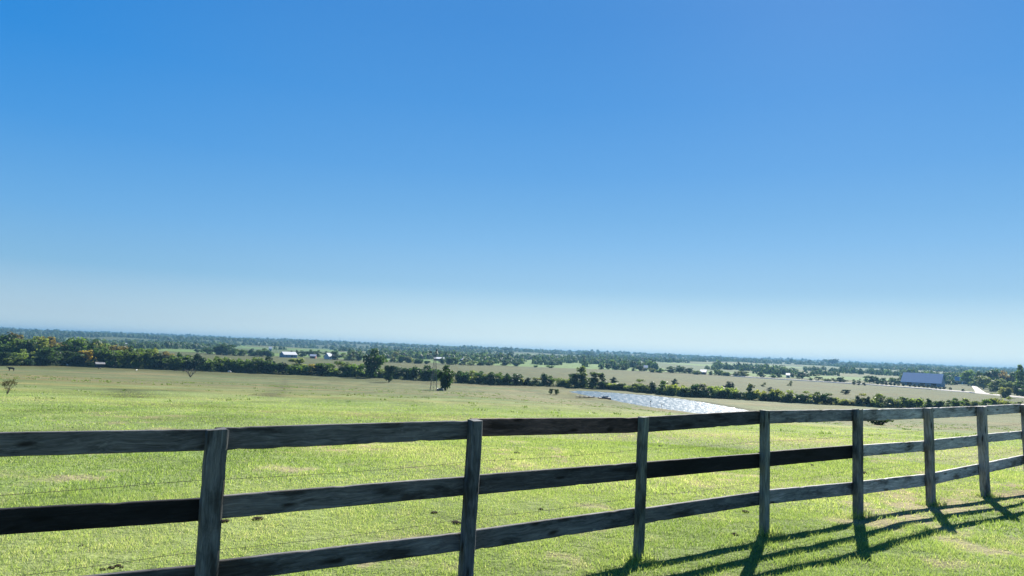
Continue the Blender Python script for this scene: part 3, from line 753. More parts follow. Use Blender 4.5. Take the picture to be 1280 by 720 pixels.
for i, (px, t, w, k, tt, Y) in enumerate([(1222, 468, 13, 'loose', 's', 660), (1229, 470, 15, 'round', 's', 590), (1237, 472, 17, 'loose', 's', 525), (1248, 474, 19, 'round', 's', 480), (1262, 477, 22, 'wide', 's', 450), (1277, 477, 20, 'round', 'd', 440), (1291, 476, 20, 'round', 'd', 430), (1250, 484, 13, 'loose', 'p', 420), (1257, 484, 12, 'bush', 's', 410)]):
    apart(px, t, 490, w, k, tt, f'{TW[tt]} {KW[k]} in the grove right of the driveway, {ORD[i]} from the driveway', 'grove right of the driveway', Y=Y)
for i, (px, t, w, k, tt) in enumerate([(1228, 465, 14, 'wide', 'd'), (1240, 462, 18, 'round', 'd'), (1252, 464, 18, 'wide', 'b'), (1264, 466, 16, 'round', 'd')]):
    apart(px, t, 480, w, k, tt, f'{TW[tt]} {KW[k]} on the skyline above the grove, {ORD[i]} from its left end', 'skyline trees above the grove', Y=640)
# trees of the far fields: (column, depth, width, height in image px, kind, tint)
mid = [(262, 760, 16, 8, 'wide', 'd'), (273, 740, 14, 11, 'wide', 'd'), (283, 745, 17, 13, 'round', 'd'), (291, 735, 12, 9, 'bush', 'd'), (303, 730, 14, 8, 'wide', 'g'), (249, 800, 8, 4, 'bush', 'd'), (316, 740, 14, 9, 'wide', 'd'), (328, 745, 14, 10, 'round', 'g'), (336, 735, 12, 8, 'bush', 'd'),
       (364, 800, 6, 7, 'cone', 'd'), (371, 800, 6, 8, 'cone', 'd'), (379, 790, 10, 8, 'round', 'd'), (389, 800, 11, 9, 'wide', 'd'), (397, 800, 8, 9, 'round', 'd'), (409, 800, 8, 8, 'round', 'd'), (420, 720, 12, 11, 'round', 'd'), (431, 720, 10, 9, 'loose', 'g'), (440, 715, 13, 12, 'loose', 's'), (449, 710, 10, 9, 'round', 'd'),
       (494, 720, 10, 13, 'loose', 's'), (502, 715, 12, 9, 'wide', 'g'), (511, 715, 12, 8, 'bush', 's'), (524, 700, 12, 6, 'bush', 'd'), (534, 700, 7, 4, 'bush', 'd'), (553, 720, 8, 8, 'round', 'd'), (561, 715, 11, 9, 'wide', 'd'), (570, 715, 10, 9, 'round', 'g'), (580, 712, 11, 8, 'loose', 's'), (590, 710, 12, 6, 'bush', 's'), (602, 730, 12, 6, 'bush', 'd'), (612, 740, 12, 6, 'bush', 'g'),
       (632, 760, 12, 7, 'round', 'd'), (645, 755, 10, 6, 'bush', 'd'), (670, 740, 5, 2.5, 'bush', 'd'), (688, 735, 9, 3, 'bush', 'g'), (752, 760, 5, 6, 'cone', 'd'), (760, 770, 8, 7, 'round', 'd'), (771, 765, 9, 6, 'wide', 'd'), (781, 770, 10, 6, 'wide', 'd'), (792, 745, 5, 4, 'round', 'd'), (801, 760, 12, 7, 'round', 'd'), (815, 720, 8, 5, 'bush', 's'), (825, 715, 10, 6, 'wide', 'g'), (838, 730, 14, 8, 'round', 'd'), (850, 740, 14, 9, 'wide', 'd'), (862, 735, 12, 7, 'round', 'd'), (871, 700, 10, 5, 'bush', 's'), (889, 700, 6, 5, 'round', 'd'), (898, 705, 11, 7, 'wide', 'g'), (908, 690, 10, 5, 'bush', 's'), (920, 690, 9, 6, 'round', 'd'), (930, 685, 12, 7, 'wide', 's'),
       (951, 690, 8, 7, 'round', 'd'), (966, 690, 8, 5, 'round', 'g'), (972, 720, 9, 8, 'wide', 'd'), (990, 740, 8, 6, 'round', 'd'), (1003, 700, 13, 9, 'round', 'd'), (1013, 640, 5, 4, 'round', 'g'), (1023, 640, 11, 8, 'loose', 's'), (1034, 620, 9, 4, 'bush', 's'), (1042, 625, 7, 5, 'loose', 's'), (1051, 610, 11, 7, 'round', 'd'), (1068, 605, 5, 5, 'loose', 'g'), (1074, 605, 5, 6, 'loose', 's'), (1087, 640, 14, 9, 'round', 'd'), (1096, 640, 14, 8, 'wide', 'd'), (1104, 645, 8, 7, 'round', 'd'), (1118, 660, 12, 7, 'wide', 'g'), (1126, 660, 10, 8, 'round', 'd'), (1183, 690, 12, 7, 'wide', 'd'), (1193, 700, 9, 6, 'round', 'd')]
mk = [(350, 'left far farmhouse'), (467, 'tall creek tree'), (545, 'windmill'), (731, 'tall poplar'), (880, 'red walled farmhouse'), (1055, 'fifth fence post'), (1155, 'blue roofed barn')]
for i, (px, Y, w, h, kind, tint) in enumerate(mid):
    o, side, mn, _ = ordinal_label(mid, i, mk, '')
    tree(px, Y, w, h, kind, tint, f'small {TW[tint]} {KW[kind]} in the far fields, {o} {side} of the {mn}', 'trees of the far fields')
sky_t = [(632, 18, 6, 'wide', 'tree clump on the far skyline right of the windmill'), (737, 20, 6.5, 'bush', 'tree clump on the far skyline above the tall poplar'), (840, 13, 7, 'round', 'tallest tree on the far skyline above the pond'),
         (899, 9, 5, 'round', 'lone tree on the far skyline above the pond right end'), (1040, 19, 8, 'bush', 'big mound of trees on the far skyline left of the blue roofed barn'), (1141, 7, 5, 'round', 'small tree on the far skyline right above the blue roofed barn')]
for px, w, h, kind, lab in sky_t:
    tree(px, 2500, w*.8, h*.75+.8, kind, 'd', lab, None, 'tree')
# round shrubs planted along the road
g_sh = 'clipped shrubs planted along the white road'
sh = [(1067, 481), (1073, 481.5), (1080, 482), (1097, 481), (1103, 481.8), (1108, 482), (1113, 482), (1118, 482.6), (1123, 482.4), (1129, 483), (1137, 483.4), (1143, 484), (1149, 484.2), (1155, 484.6), (1160, 485), (1165, 486), (1170, 487), (1175, 487.5), (1180, 487.2), (1188, 488.4), (1204, 490)]
for i, (px, by) in enumerate(sh):
    p = Vector(ground_at(px, by)); p.z = hz(p.x, p.y)
    tree(px, p.y, 3.6, 4.0, 'round', 'c', f'dark clipped shrub by the white road, {ORD[i] if i < 12 else ORD[len(sh)-1-i]} from the {"left" if i < 12 else "right"} end of the row', g_sh, 'shrub', exact=p, with_trunk=False)

# brambles and saplings filling the creek bed between the trees: nobody could count them
def undergrowth():
    g = np.random.default_rng(23); n = 3600
    px = g.uniform(-30, 1330, n)
    Yd = np.array([row_depth(min(1260, max(0, p)))  for p in px])+2.5+g.uniform(0, 1, n)**1.4*16
    d = np.array([[ray(p, horizon(p)+8)[0]/ray(p, horizon(p)+8)[1]] for p in px])[:, 0]
    Xd = d*Yd
    keep = (fbm(Xd/9, Yd/9, 51, 3) > .40) & ~((px > 266.5) & (px < 270.5))
    px, Xd, Yd = px[keep], Xd[keep], Yd[keep]; n = len(px); Zd = height(Xd, Yd)
    q = 34; u = g.normal(size=(n, q, 3)); u /= np.linalg.norm(u, axis=2)[..., None]; u[..., 2] = np.abs(u[..., 2])
    h = np.interp(px, [0, 300, 700, 1280], [2.6, 2.6, 2.2, 2.0])*g.uniform(.5, 1.45, n)
    S3 = np.stack([h*g.uniform(.5, .9, n), h*.7, h], 1)
    P = u*g.uniform(.35, 1.05, (n, q, 1))*S3[:, None]+np.stack([Xd, Yd, Zd-.1], 1)[:, None]
    nn = u+g.normal(size=u.shape)*.6; nn /= np.linalg.norm(nn, axis=2)[..., None]
    t = np.cross(nn, g.normal(size=u.shape)); t /= np.linalg.norm(t, axis=2)[..., None]; b = np.cross(nn, t)
    s_ = g.uniform(.16, .42, (n, q, 1))
    V = np.stack([P-t*s_, P+b*s_*.6, P+t*s_, P-b*s_*.6], 2).reshape(-1, 3)
    base = np.clip(fbm(Xd/14, Yd/14, 52, 3)*2.2-.6, 0, 1)
    T = np.clip(np.repeat(base, q)+g.normal(0, .12, n*q), 0, 1)
    M, nt, Pb, O = mat('undergrowth_leaves')
    a = nd(nt, 'ShaderNodeAttribute', attribute_name='tone').outputs['Fac']
    c = ramp(nt, a, [(0, (.026, .058, .024)), (.45, (.06, .11, .034)), (.75, (.14, .175, .055)), (1, (.21, .21, .08))])
    L(nt, c, Pb.inputs['Base Color']); Pb.inputs['Roughness'].default_value = .7
    t_ = nd(nt, 'ShaderNodeBsdfTranslucent'); L(nt, c, t_.inputs['Color']); mx = nd(nt, 'ShaderNodeMixShader'); mx.inputs[0].default_value = .45
    L(nt, Pb.outputs[0], mx.inputs[1]); L(nt, t_.outputs[0], mx.inputs[2]); L(nt, mx.outputs[0], O.inputs['Surface'])
    o = obj('undergrowth', mesh_np('undergrowth', V, np.arange(len(V)).reshape(-1, 4), M, face_attr={'tone': T}))
    tag(o, 'low green and straw coloured undergrowth filling the creek row', 'undergrowth', kind='stuff')
undergrowth()

# distant woods: one mass, reads as far blue green wood
def woods():
    g = np.random.default_rng(5)
    n = 19000
    Yd = g.uniform(840**.5, 5200**.5, n)**2; u = g.uniform(-.95, .95, n); Xd = u*Yd
    px = 640+u*830
    dens = fbm(Xd/170, Yd/330, 90, 3)+fbm(Xd/60, Yd/110, 91, 2)*.35
    thr = np.interp(Yd, [840, 1200, 2000, 2800, 5200], [.86, .80, .70, .56, .50])
    left = np.interp(px, [-150, 330, 520, 820, 960, 1400], [.22, .16, 0, .03, .10, .12])*sstep(1000, 1900, Yd)
    keep = dens+left > thr
    Xd, Yd = Xd[keep], Yd[keep]; n = len(Xd); print('WOODS', n)
    Zd = height(Xd, Yd)
    Vs = []; Ts = []
    for var in range(6):
        k = np.arange(n) % 6 == var
        m_ = int(k.sum()); q = 46
        u3 = g.normal(size=(q, 3)); u3 /= np.linalg.norm(u3, axis=1)[:, None]; u3[:, 2] = np.abs(u3[:, 2])*.95+.06
        P = u3*g.uniform(.7, 1.05, (q, 1))
        t = np.cross(u3, g.normal(size=(q, 3))); t /= np.linalg.norm(t, axis=1)[:, None]; b = np.cross(u3, t)
        s = g.uniform(.2, .36, (q, 1))
        Q = np.stack([P-t*s, P+b*s*.7, P+t*s, P-b*s*.7], 1).reshape(-1, 3)
        sc = g.uniform(.7, 1.3, m_)
        far = sstep(1500, 3500, Yd[k])
        S3 = np.stack([(5.0+3.5*far)*sc, (5.0+3.5*far)*sc, (7.0+2.5*far)*sc*g.uniform(.7, 1.45, m_)*(.7+.7*fbm(Xd[k]/90, Yd[k]/200, 93, 2))], 1)
        W = Q[None]*S3[:, None]+np.stack([Xd[k], Yd[k], Zd[k]-.3], 1)[:, None]
        Vs.append(W.reshape(-1, 3)); Ts.append(np.clip(np.repeat(g.uniform(.1, .9, m_), q)+g.normal(0, .15, m_*q), 0, 1))
    V = np.concatenate(Vs); T = np.concatenate(Ts)
    o = obj('distant_woods', mesh_np('distant_woods', V, np.arange(len(V)).reshape(-1, 4), M_leaf, face_attr={'tone': T}))
    o.color = (.040, .074, .036, 1)
    tag(o, 'blue green woods and hedges covering the distant hills', 'woods', kind='stuff')
woods()

# ------------------------------------------------------------------ windmill, tank
def windmill():
    p = col_at(544, 190)
    root = empty('windmill', p, R(12)); tag(root, 'slim steel lattice farm windmill standing in the pasture', 'windmill')
    H = 10.2; hb = .95; ht = .17
    def leg(z, sx, sy):
        f = z/H; w = hb+(ht-hb)*f; return Vector((sx*w, sy*w, z))
    cs = [(-1, -1), (1, -1), (1, 1), (-1, 1)]
    for sx, sy in cs:
        mb = MB(); mb.tube(leg(-.3, sx, sy), leg(H, sx, sy), .042, .032, 6); mb.build('leg', M_steel, root)
    mb = MB(); zs = [1.6, 3.2, 4.7, 6.1, 7.4, 8.5, 9.4]
    for z in zs:
        for i in range(4): mb.tube(leg(z, *cs[i]), leg(z, *cs[(i+1) % 4]), .018, .018, 5)
    mb.build('girts', M_steel, root).name = 'girt_frame'
    mb = MB(); zz = [.1]+zs
    for a, b in zip(zz[:-1], zz[1:]):
        for i in range(4):
            mb.tube(leg(a, *cs[i]), leg(b, *cs[(i+1) % 4]), .014, .014, 4); mb.tube(leg(a, *cs[(i+1) % 4]), leg(b, *cs[i]), .014, .014, 4)
    mb.build('cross_bracing', M_steel, root)
    MB().box((0, 0, H-.75), (.85, .85, .05)).build('platform', M_dockwood, root)
    mb = MB(); mb.tube((0, 0, H-.1), (0, 0, H+.5), .07, .07, 8); mb.box((0, 0, H+.55), (.3, .45, .3), bev=.04); mb.build('gearbox', M_steel, root)
    hc = Vector((0, -.42, H+.55))
    rot = Matrix.Rotation(R(68), 4, 'Z')
    wheel = MB(); Rw = 1.0
    for k in range(18):
        a = 2*PI*k/18; e = Vector((math.cos(a), 0, math.sin(a))); t = Vector((-math.sin(a), 0, math.cos(a)))
        n = Vector((0, 1, 0))
        q = [hc+e*.38-t*.05-n*.03, hc+e*.38+t*.05+n*.03, hc+e*Rw+t*.14+n*.08, hc+e*Rw-t*.14-n*.08]
        wheel.prism(q, (0, .006, 0))
    for rr in (.45, .85):
        for k in range(24):
            a = 2*PI*k/24; b = 2*PI*(k+1)/24
            wheel.tube(hc+Vector((math.cos(a)*rr, .04, math.sin(a)*rr)), hc+Vector((math.cos(b)*rr, .04, math.sin(b)*rr)), .014, .014, 4)
    bmesh.ops.rotate(wheel.b, cent=(0, 0, H+.55), matrix=rot.to_3x3(), verts=wheel.b.verts)
    w = wheel.build('wheel', M_steel, root)
    hub = MB(); hub.tube(hc+Vector((0, -.1, 0)), hc+Vector((0, .35, 0)), .1, .08, 8); bmesh.ops.rotate(hub.b, cent=(0, 0, H+.55), matrix=rot.to_3x3(), verts=hub.b.verts); hub.build('hub', M_steel, w)
    tl = MB(); tl.tube((0, .2, H+.55), (0, 1.5, H+.6), .03, .02, 5)
    tl.prism([(0, 1.05, H+.35), (0, 1.75, H+.25), (0, 1.75, H+.95), (0, 1.05, H+.8)], (.012, 0, 0))
    bmesh.ops.rotate(tl.b, cent=(0, 0, H+.55), matrix=rot.to_3x3(), verts=tl.b.verts); tl.build('tail_vane', M_steel, root)
    mb = MB(); mb.tube((0, 0, -.2), (0, 0, H), .03, .03, 6); mb.build('pump_rod', M_steel, root)
    q = col_at(552.5, 186)
    t = empty('stock_tank', q); tag(t, 'round dark metal stock tank at the foot of the windmill', 'water tank')
    n = 28; b = bmesh.new(); prof = [(.92, -.05), (.95, .0), (.94, .3), (.96, .33), (.94, .36), (.94, .62), (.98, .66), (.95, .70), (.90, .66), (.90, .1)]
    rings = [[b.verts.new((r_*math.cos(2*PI*i/n), r_*math.sin(2*PI*i/n), z)) for i in range(n)] for r_, z in prof]
    for a, c in zip(rings[:-1], rings[1:]):
        for i in range(n): b.faces.new((a[i], a[(i+1) % n], c[(i+1) % n], c[i]))
    me = bpy.data.meshes.new('tank_wall'); b.to_mesh(me); b.free(); obj('tank_wall', me, M_tank, t)
    mb = MB(); mb.tube((0, 0, .5), (0, 0, .56), .9, .9, 28); mb.build('tank_water', M_water, t)
windmill()

# ------------------------------------------------------------------ cattle
def skin_body(verts, edges, radii, name, matl, parent, sub=1):
    me = bpy.data.meshes.new(name); me.from_pydata(verts, edges, [])
    o = obj(name, me, matl, parent)
    o.modifiers.new('skin', 'SKIN'); 
    for i, r_ in enumerate(radii):
        v = me.skin_vertices[0].data[i]; v.radius = (r_, r_) if not hasattr(r_, '__len__') else r_; v.use_root = (i == 0)
    s = o.modifiers.new('sub', 'SUBSURF'); s.levels = sub; s.render_levels = sub
    return o
COW = {}
def cow_mesh(graze):
    if graze in COW: return COW[graze]
    v = [(0, 0, 1.02), (.45, 0, 1.04), (.75, 0, 1.06), (-.45, 0, 1.0), (-.78, 0, 1.08)]
    e = [(0, 1), (1, 2), (0, 3), (3, 4)]; r = [.34, .33, .27, .35, .26]
    if graze: v += [(1.02, 0, .92), (1.25, 0, .58), (1.36, 0, .30), (1.42, 0, .1)]
    else: v += [(1.05, 0, 1.22), (1.28, 0, 1.42), (1.46, 0, 1.36), (1.66, 0, 1.22)]
    e += [(2, 5), (5, 6), (6, 7), (7, 8)]; r += [.18, .14, .12, .075]
    for sx, sy in ((.62, .17), (.62, -.17)):
        k = len(v); v += [(sx, sy, .75), (sx-.02, sy, .42), (sx, sy, .1), (sx+.05, sy, .04)]; e += [(2, k), (k, k+1), (k+1, k+2), (k+2, k+3)]; r += [.13, .075, .055, .06]
    for sx, sy in ((-.68, .18), (-.68, -.18)):
        k = len(v); v += [(sx+.04, sy, .78), (sx-.1, sy, .45), (sx-.04, sy, .1), (sx+.02, sy, .04)]; e += [(4, k), (k, k+1), (k+1, k+2), (k+2, k+3)]; r += [.16, .075, .055, .06]
    k = len(v); v += [(-.98, 0, 1.1), (-1.06, 0, .7), (-1.06, 0, .42)]; e += [(4, k), (k, k+1), (k+1, k+2)]; r += [.04, .025, .05]
    o = skin_body(v, e, r, 'cow', None, None)
    dg = bpy.context.evaluated_depsgraph_get(); me = bpy.data.meshes.new_from_object(o.evaluated_get(dg)); bpy.data.objects.remove(o)
    # ears
    b = bmesh.new(); b.from_mesh(me); mb = MB.__new__(MB); mb.b = b
    hd = Vector((1.28, 0, .5)) if graze else Vector((1.3, 0, 1.46))
    for s in (-1, 1): mb.tube(hd+Vector((0, s*.08, .02)), hd+Vector((-.03, s*.24, .05)), .05, .02, 5)
    b.to_mesh(me); b.free()
    for p in me.polygons: p.use_smooth = True
    COW[graze] = me; return me
cows = [(14, 464, 'black', 0, 185, 1.0, 'black cow grazing near the left photo edge above the twiggy shrub'), (124, 461.5, 'black', 0, 230, .6, 'black calf in the pasture below the pale shed'),
        (84, 457.3, 'white', 0, 150, .62, 'white cow at the pasture edge left of the yellow tree'), (142, 458.6, 'white', 0, 60, .55, 'white calf at the pasture edge right of the pale shed'), (170.5, 464, 'white', 0, 100, .5, 'white calf lying out in the open pasture left of the bare tree'),
        (231, 465.3, 'brown', 1, 180, .7, 'dark brown cow grazing just left of the bare tree'), (219.5, 464.3, 'brown', 0, 10, .5, 'dark brown calf left of the grazing brown cow'), (286.5, 465.8, 'white', 1, 20, .62, 'white cow at the pasture edge right of the gap in the creek row'), (306, 466.3, 'black', 0, 80, .8, 'black cow seen end on below the creek row right of the gap'), (345.5, 465.8, 'white', 1, 120, .6, 'white cow against the dark creek bushes below the left farmhouse'), (406.5, 468.5, 'white', 0, 80, .75, 'white cow seen end on before the creek row left of the tall tree')]
HIDE = {'black': M_black, 'white': M_white, 'brown': M_brownhide}
for px, by, colr, gz, rot, sc, lab in cows:
    p = ground_at(px, by); 
    me = cow_mesh(bool(gz)).copy(); me.materials.clear(); me.materials.append(HIDE[colr])
    o = obj('cow', me); o.location = (p[0], p[1], hz(p[0], p[1])-.02); o.rotation_euler = (0, 0, R(rot)); o.scale = (sc*1.1,)*3
    tag(o, lab, 'cow', 'cattle grazing in the pasture')

# ------------------------------------------------------------------ twiggy plants
def twigs(name, p, h, spread, n, rad, label, cat, leafy=0, seed=1, lean=0):
    r = random.Random(seed); root = empty(name, p); tag(root, label, cat)
    mb = MB(); ends = []
    def grow(a, d, l, w, lev):
        b = a+d*l; mb.tube(a, b, w, w*.6, 5); ends.append(b)
        if lev == 0: return
        for _ in range(r.randint(2, 3)):
            dd = (d+Vector((r.uniform(-1, 1), r.uniform(-1, 1), r.uniform(-.2, .6)))*.75).normalized(); grow(b, dd, l*r.uniform(.55, .8), w*.6, lev-1)
    for k in range(n):
        a = r.uniform(0, 2*PI); d = Vector((math.cos(a)*spread+lean, math.sin(a)*spread, 1)).normalized()
        grow(Vector((0, 0, -.02*h)), d, h*.36, rad, 3)
    mb.build('branches', M_bark, root).name = 'bare_branches'
    if leafy:
        V = []; 
        for _ in range(leafy):
            c = np.array(r.choice(ends))+np.array([r.gauss(0, .05*h) for _ in range(3)]); u = np.array([r.gauss(0, 1) for _ in range(3)]); u /= np.linalg.norm(u); t = np.cross(u, [r.gauss(0, 1) for _ in range(3)]); t /= np.linalg.norm(t)
            s = .035*h; V += [c-u*s, c+t*s*.6, c+u*s, c-t*s*.6]
        c = obj('leaves', mesh_np('leaves', V, np.arange(len(V)).reshape(-1, 4), M_leaf, face_attr={'tone': np.random.default_rng(1).uniform(0, 1, len(V)//4)}), None, root); c.color = (.05, .055, .03, 1)
    return root
p = ground_at(9, 493); twigs('twiggy_shrub', (p[0], p[1], hz(p[0], p[1])), .027*p[1]*.9, .42, 8, .013*p[1]/36, 'dark twiggy shrub alone in the pasture at the left edge', 'shrub', 420, 3)
p = ground_at(238, 471.5); twigs('bare_tree', (p[0], p[1], hz(p[0], p[1])), 4.4, .7, 6, .13, 'leafless spreading little tree in the pasture before the dark wood', 'tree', 0, 8)
p = ground_at(246, 469.5)
# ------------------------------------------------------------------ buildings
def building(name, px, Y, wpx, wall_h, roof_h, depth, rz, wall, roof, label, doors=(), windows=(), over=.4, cat='house'):
    p = col_at(px, Y); w = wpx*Y/F_PX
    root = empty(name, p, R(rz)-math.atan2(p.x, p.y)); tag(root, label, cat)
    hw = w/2; hd = depth/2
    mb = MB(); mb.prism([(-hw, -hd, -.3), (-hw, -hd, wall_h), (-hw, 0, wall_h+roof_h-.12), (-hw, hd, wall_h), (-hw, hd, -.3)], (w, 0, 0)); mb.build('wall', wall, root)
    mb = MB(); th = .14; ov = over
    sl = roof_h/hd
    for s in (-1, 1):
        a = (-hw-ov, s*(hd+ov), wall_h-sl*ov); b = (-hw-ov, 0, wall_h+roof_h); 
        mb.prism([a, b, (b[0], b[1], b[2]+th), (a[0], a[1], a[2]+th)], (w+2*ov, 0, 0))
    mb.build('roof', roof, root)
    for (dx, dw, dh) in doors: MB().box((dx*hw, -hd-.02, dh/2), (dw, .1, dh)).build('door', M_dark, root)
    for (dx, z, ww, wh) in windows:
        f = MB().box((dx*hw, -hd-.02, z), (ww+.25, .1, wh+.25)).build('window', M_wall, root)
        MB().box((dx*hw, -hd-.06, z), (ww, .1, wh)).build('pane', M_glass, f)
    return root
building('barn', 1154, 610, 41, 3.4, 8.0, 26, -9, M_bluewall, M_bluemetal, 'long barn with a broad blue metal roof beside the white road', [(-.6, 4, 2.8), (.1, 4, 2.8), (.65, 4, 2.8)], over=.8, cat='barn')
building('garage_house', 1205, 735, 19, 3.6, 4.2, 12, 6, M_wall, M_greymetal, 'low grey roofed house with dark open carport at the driveway end', [(-.62, 4.6, 3.0), (-.0, 3.4, 3.0)], [(.62, 1.8, 1.4, 1.2)], cat='house')
building('farmhouse', 361, 745, 17, 3.2, 2.9, 12, 24, M_bluewall, M_whitemetal, 'farmhouse with a shining white roof above the creek row far left', [(.2, 1.6, 2.3)], [(-.6, 1.8, 1.3, 1.2), (.6, 1.8, 1.3, 1.2)])
building('shed', 392, 745, 7, 2.6, 1.8, 6, -8, M_redwall, M_whitemetal, 'small white roofed shed right of the far left farmhouse', [(0, 2.4, 2.1)], cat='shed')
building('house', 412.5, 740, 9, 3.2, 3.6, 9, 35, M_wall, M_greymetal, 'small grey house beside dark trees, right of the white roofed shed', [(.2, 1.4, 2.2)], [(-.5, 1.6, 1.2, 1.1)])
building('house', 338, 1180, 3.6, 3.5, 3.0, 9, 0, M_white, M_whitemetal, 'tiny white house on the far wooded slope above the farmhouse', [(.2, 1.4, 2.2)], [(-.5, 1.6, 1.4, 1.2)])
building('white_house', 157.5, 1000, 3.2, 3, 2.4, 8, 0, M_white, M_whitemetal, 'tiny white house in a clearing above the left wood, left of two', [(.2, 1.2, 2.1)], [(-.5, 1.6, 1.2, 1.1)])
building('white_house', 162, 980, 2.8, 2.6, 2.2, 8, 8, M_white, M_whitemetal, 'tiny white house in a clearing above the left wood, right of two', [(.2, 1.2, 2.1)], [(-.5, 1.6, 1.2, 1.1)])
building('long_barn', 550, 880, 14, 2.6, 1.9, 14, 2, M_redwall, M_whitemetal, 'long low barn with a white roof beyond the windmill top', [(-.4, 3, 2.4), (.3, 3, 2.4)], over=.6, cat='barn')
building('barn', 577, 880, 9, 2.8, 1.9, 13, -3, M_bluewall, M_whitemetal, 'dark walled barn with a white roof right of the windmill', [(0, 4, 2.5)], over=.6, cat='barn')
building('house', 562.5, 890, 2.6, 3.4, 2.0, 6, 0, M_white, M_greymetal, 'little white house between the two far white roofed barns', [(.2, 1.2, 2.1)], [(-.5, 1.6, 1, 1)])
building('house', 807, 790, 5, 3.6, 2.4, 8, 0, M_bluewall, M_whitemetal, 'pale roofed house among trees beyond the tall poplar', [(.2, 1.4, 2.2)], [(-.5, 1.7, 1.2, 1.1)])
building('house', 847, 800, 3.2, 4.2, 2.0, 7, 0, M_white, M_greymetal, 'white house half hidden by trees left of the red walled house', [(.2, 1.2, 2.1)], [(-.5, 1.7, 1.2, 1.1)])
building('red_house', 879.5, 720, 6.6, 2.6, 2.4, 10, -4, M_redwall, M_whitemetal, 'red walled house with a bright white roof above the pond', [(.1, 1.4, 2.1)], [(-.5, 1.5, 1.2, 1.1)])
building('house', 985, 720, 4.2, 2.8, 2.0, 7, 0, M_white, M_greymetal, 'small pale house above the white road near the fourth fence post', [(.2, 1.2, 2.1)], [(-.5, 1.6, 1, 1)])
building('white_house', 1280, 560, 6, 4, 2.2, 9, 0, M_white, M_greymetal, 'white house at the right photo edge below the skyline trees', [(.2, 1.2, 2.1)], [(-.5, 1.7, 1.2, 1.1)])
building('shed', 127.5, 338, 9, 1.8, .8, 4, 8, M_dark, M_shedroof, 'low pale roofed shed under the dark wood right of the yellow tree', [(-.3, 1.4, 1.5)], over=.3, cat='shed')
# ------------------------------------------------------------------ pond furniture
def on_water(px, py):
    d = ray(px, py); t = -PD/d[2]; return Vector((d[0]*t, d[1]*t, EYE-PD))
a = on_water(724, 497); b = on_water(742.5, 498.2)
dv = (b-a); root = empty('dock', a, math.atan2(dv.y, dv.x)); tag(root, 'dark low plank dock reaching from the near bank into the pond', 'dock')
ln = dv.length
MB().box((ln/2-.5, 0, .42), (ln+1, 1.5, .14), bev=.01).build('deck', M_dockwood, root)
for k in range(4):
    for s in (-1, 1): MB().tube((ln*k/3.2+.2, s*.6, -1.2), (ln*k/3.2+.2, s*.6, .7), .08, .08, 8).build('pile', M_dockwood, root)
a = on_water(755.5, 499); root = empty('floating_platform', a, R(4)); tag(root, 'dark square floating platform moored off the dock end', 'raft')
MB().box((0, 0, .25), (3.6, 2.4, .5), bev=.04).build('deck', M_dockwood, root)
r2 = empty('small_boat', a+Vector((.2, 0, .5)), R(20)); tag(r2, 'small pale boat resting on the floating platform', 'boat')
bmx = bmesh.new(); rings = []
for i in range(9):
    f = i/8; x = -1.1+2.2*f; w = .5*math.sin(PI*min(1, .18+.82*f) if f > .5 else PI*(.25+.5*f))+.02; zt = .42+.12*(2*f-1)**2
    rings.append([bmx.verts.new(q) for q in ((x, -w, zt), (x*.95, -w*.7, .05), (x*.9, 0, 0), (x*.95, w*.7, .05), (x, w, zt), (x*.95, w*.85, zt-.03), (x*.9, 0, .12), (x*.95, -w*.85, zt-.03))])
for i in range(8):
    for q in range(8): bmx.faces.new((rings[i][q], rings[i+1][q], rings[i+1][(q+1) % 8], rings[i][(q+1) % 8]))
bmx.faces.new(rings[0]); bmx.faces.new(rings[-1][::-1])
me = bpy.data.meshes.new('hull'); bmx.to_mesh(me); bmx.free(); obj('hull', me, M_wall, r2)
for x in (-.35, .35): MB().box((x, 0, .36), (.22, .8, .04)).build('thwart', M_dark, r2)
p = on_water(813.2, 509.2); root = empty('stake', p); tag(root, 'thin pale stake with a small cap standing in the pond shallows', 'stake')
MB().tube((0, 0, -.8), (0, 0, 1.5), .05, .04, 6).build('pole', M_steel, root); MB().box((0, 0, 1.6), (.34, .3, .22), bev=.04).build('cap', M_dark, root)
p = on_water(826.8, 508.5); root = empty('snag', p); tag(root, 'dark forked dead branch sticking out of the pond', 'branch')
mb = MB(); mb.path([(0, 0, -.8), (.02, 0, .35), (.1, 0, .62)], [.08, .06, .04]); mb.path([(.1, 0, .6), (.45, .05, .82), (.8, .05, .86)], [.05, .04, .015]); mb.path([(.08, 0, .6), (-.25, -.03, .95), (-.5, 0, 1.1)], [.05, .04, .015]); mb.build('branch_fork', M_bark, root)
# masts
for px, Y, hpx, lab in ((424, 3200, 9, 'faint thin radio mast on the left far hills'), (967, 3000, 10, 'faint thin radio mast on the far hills above the fourth fence post')):
    p = col_at(px, Y); h = hpx*Y/F_PX
    root = empty('radio_mast', p); tag(root, lab, 'radio mast', 'radio masts on the far hills')
    mb = MB(); cs = [Vector((.7*math.cos(a), .7*math.sin(a), 0)) for a in (0, 2.09, 4.19)]
    for c in cs: mb.tube(c, c+Vector((0, 0, h)), .12, .12, 4)
    z = 0
    while z < h-3:
        for i in range(3): mb.tube(cs[i]+Vector((0, 0, z)), cs[(i+1) % 3]+Vector((0, 0, z+3)), .06, .06, 4)
        z += 3
    mb.build('lattice', M_steel, root); MB().tube((0, 0, h), (0, 0, h+5), .1, .05, 5).build('antenna', M_steel, root)
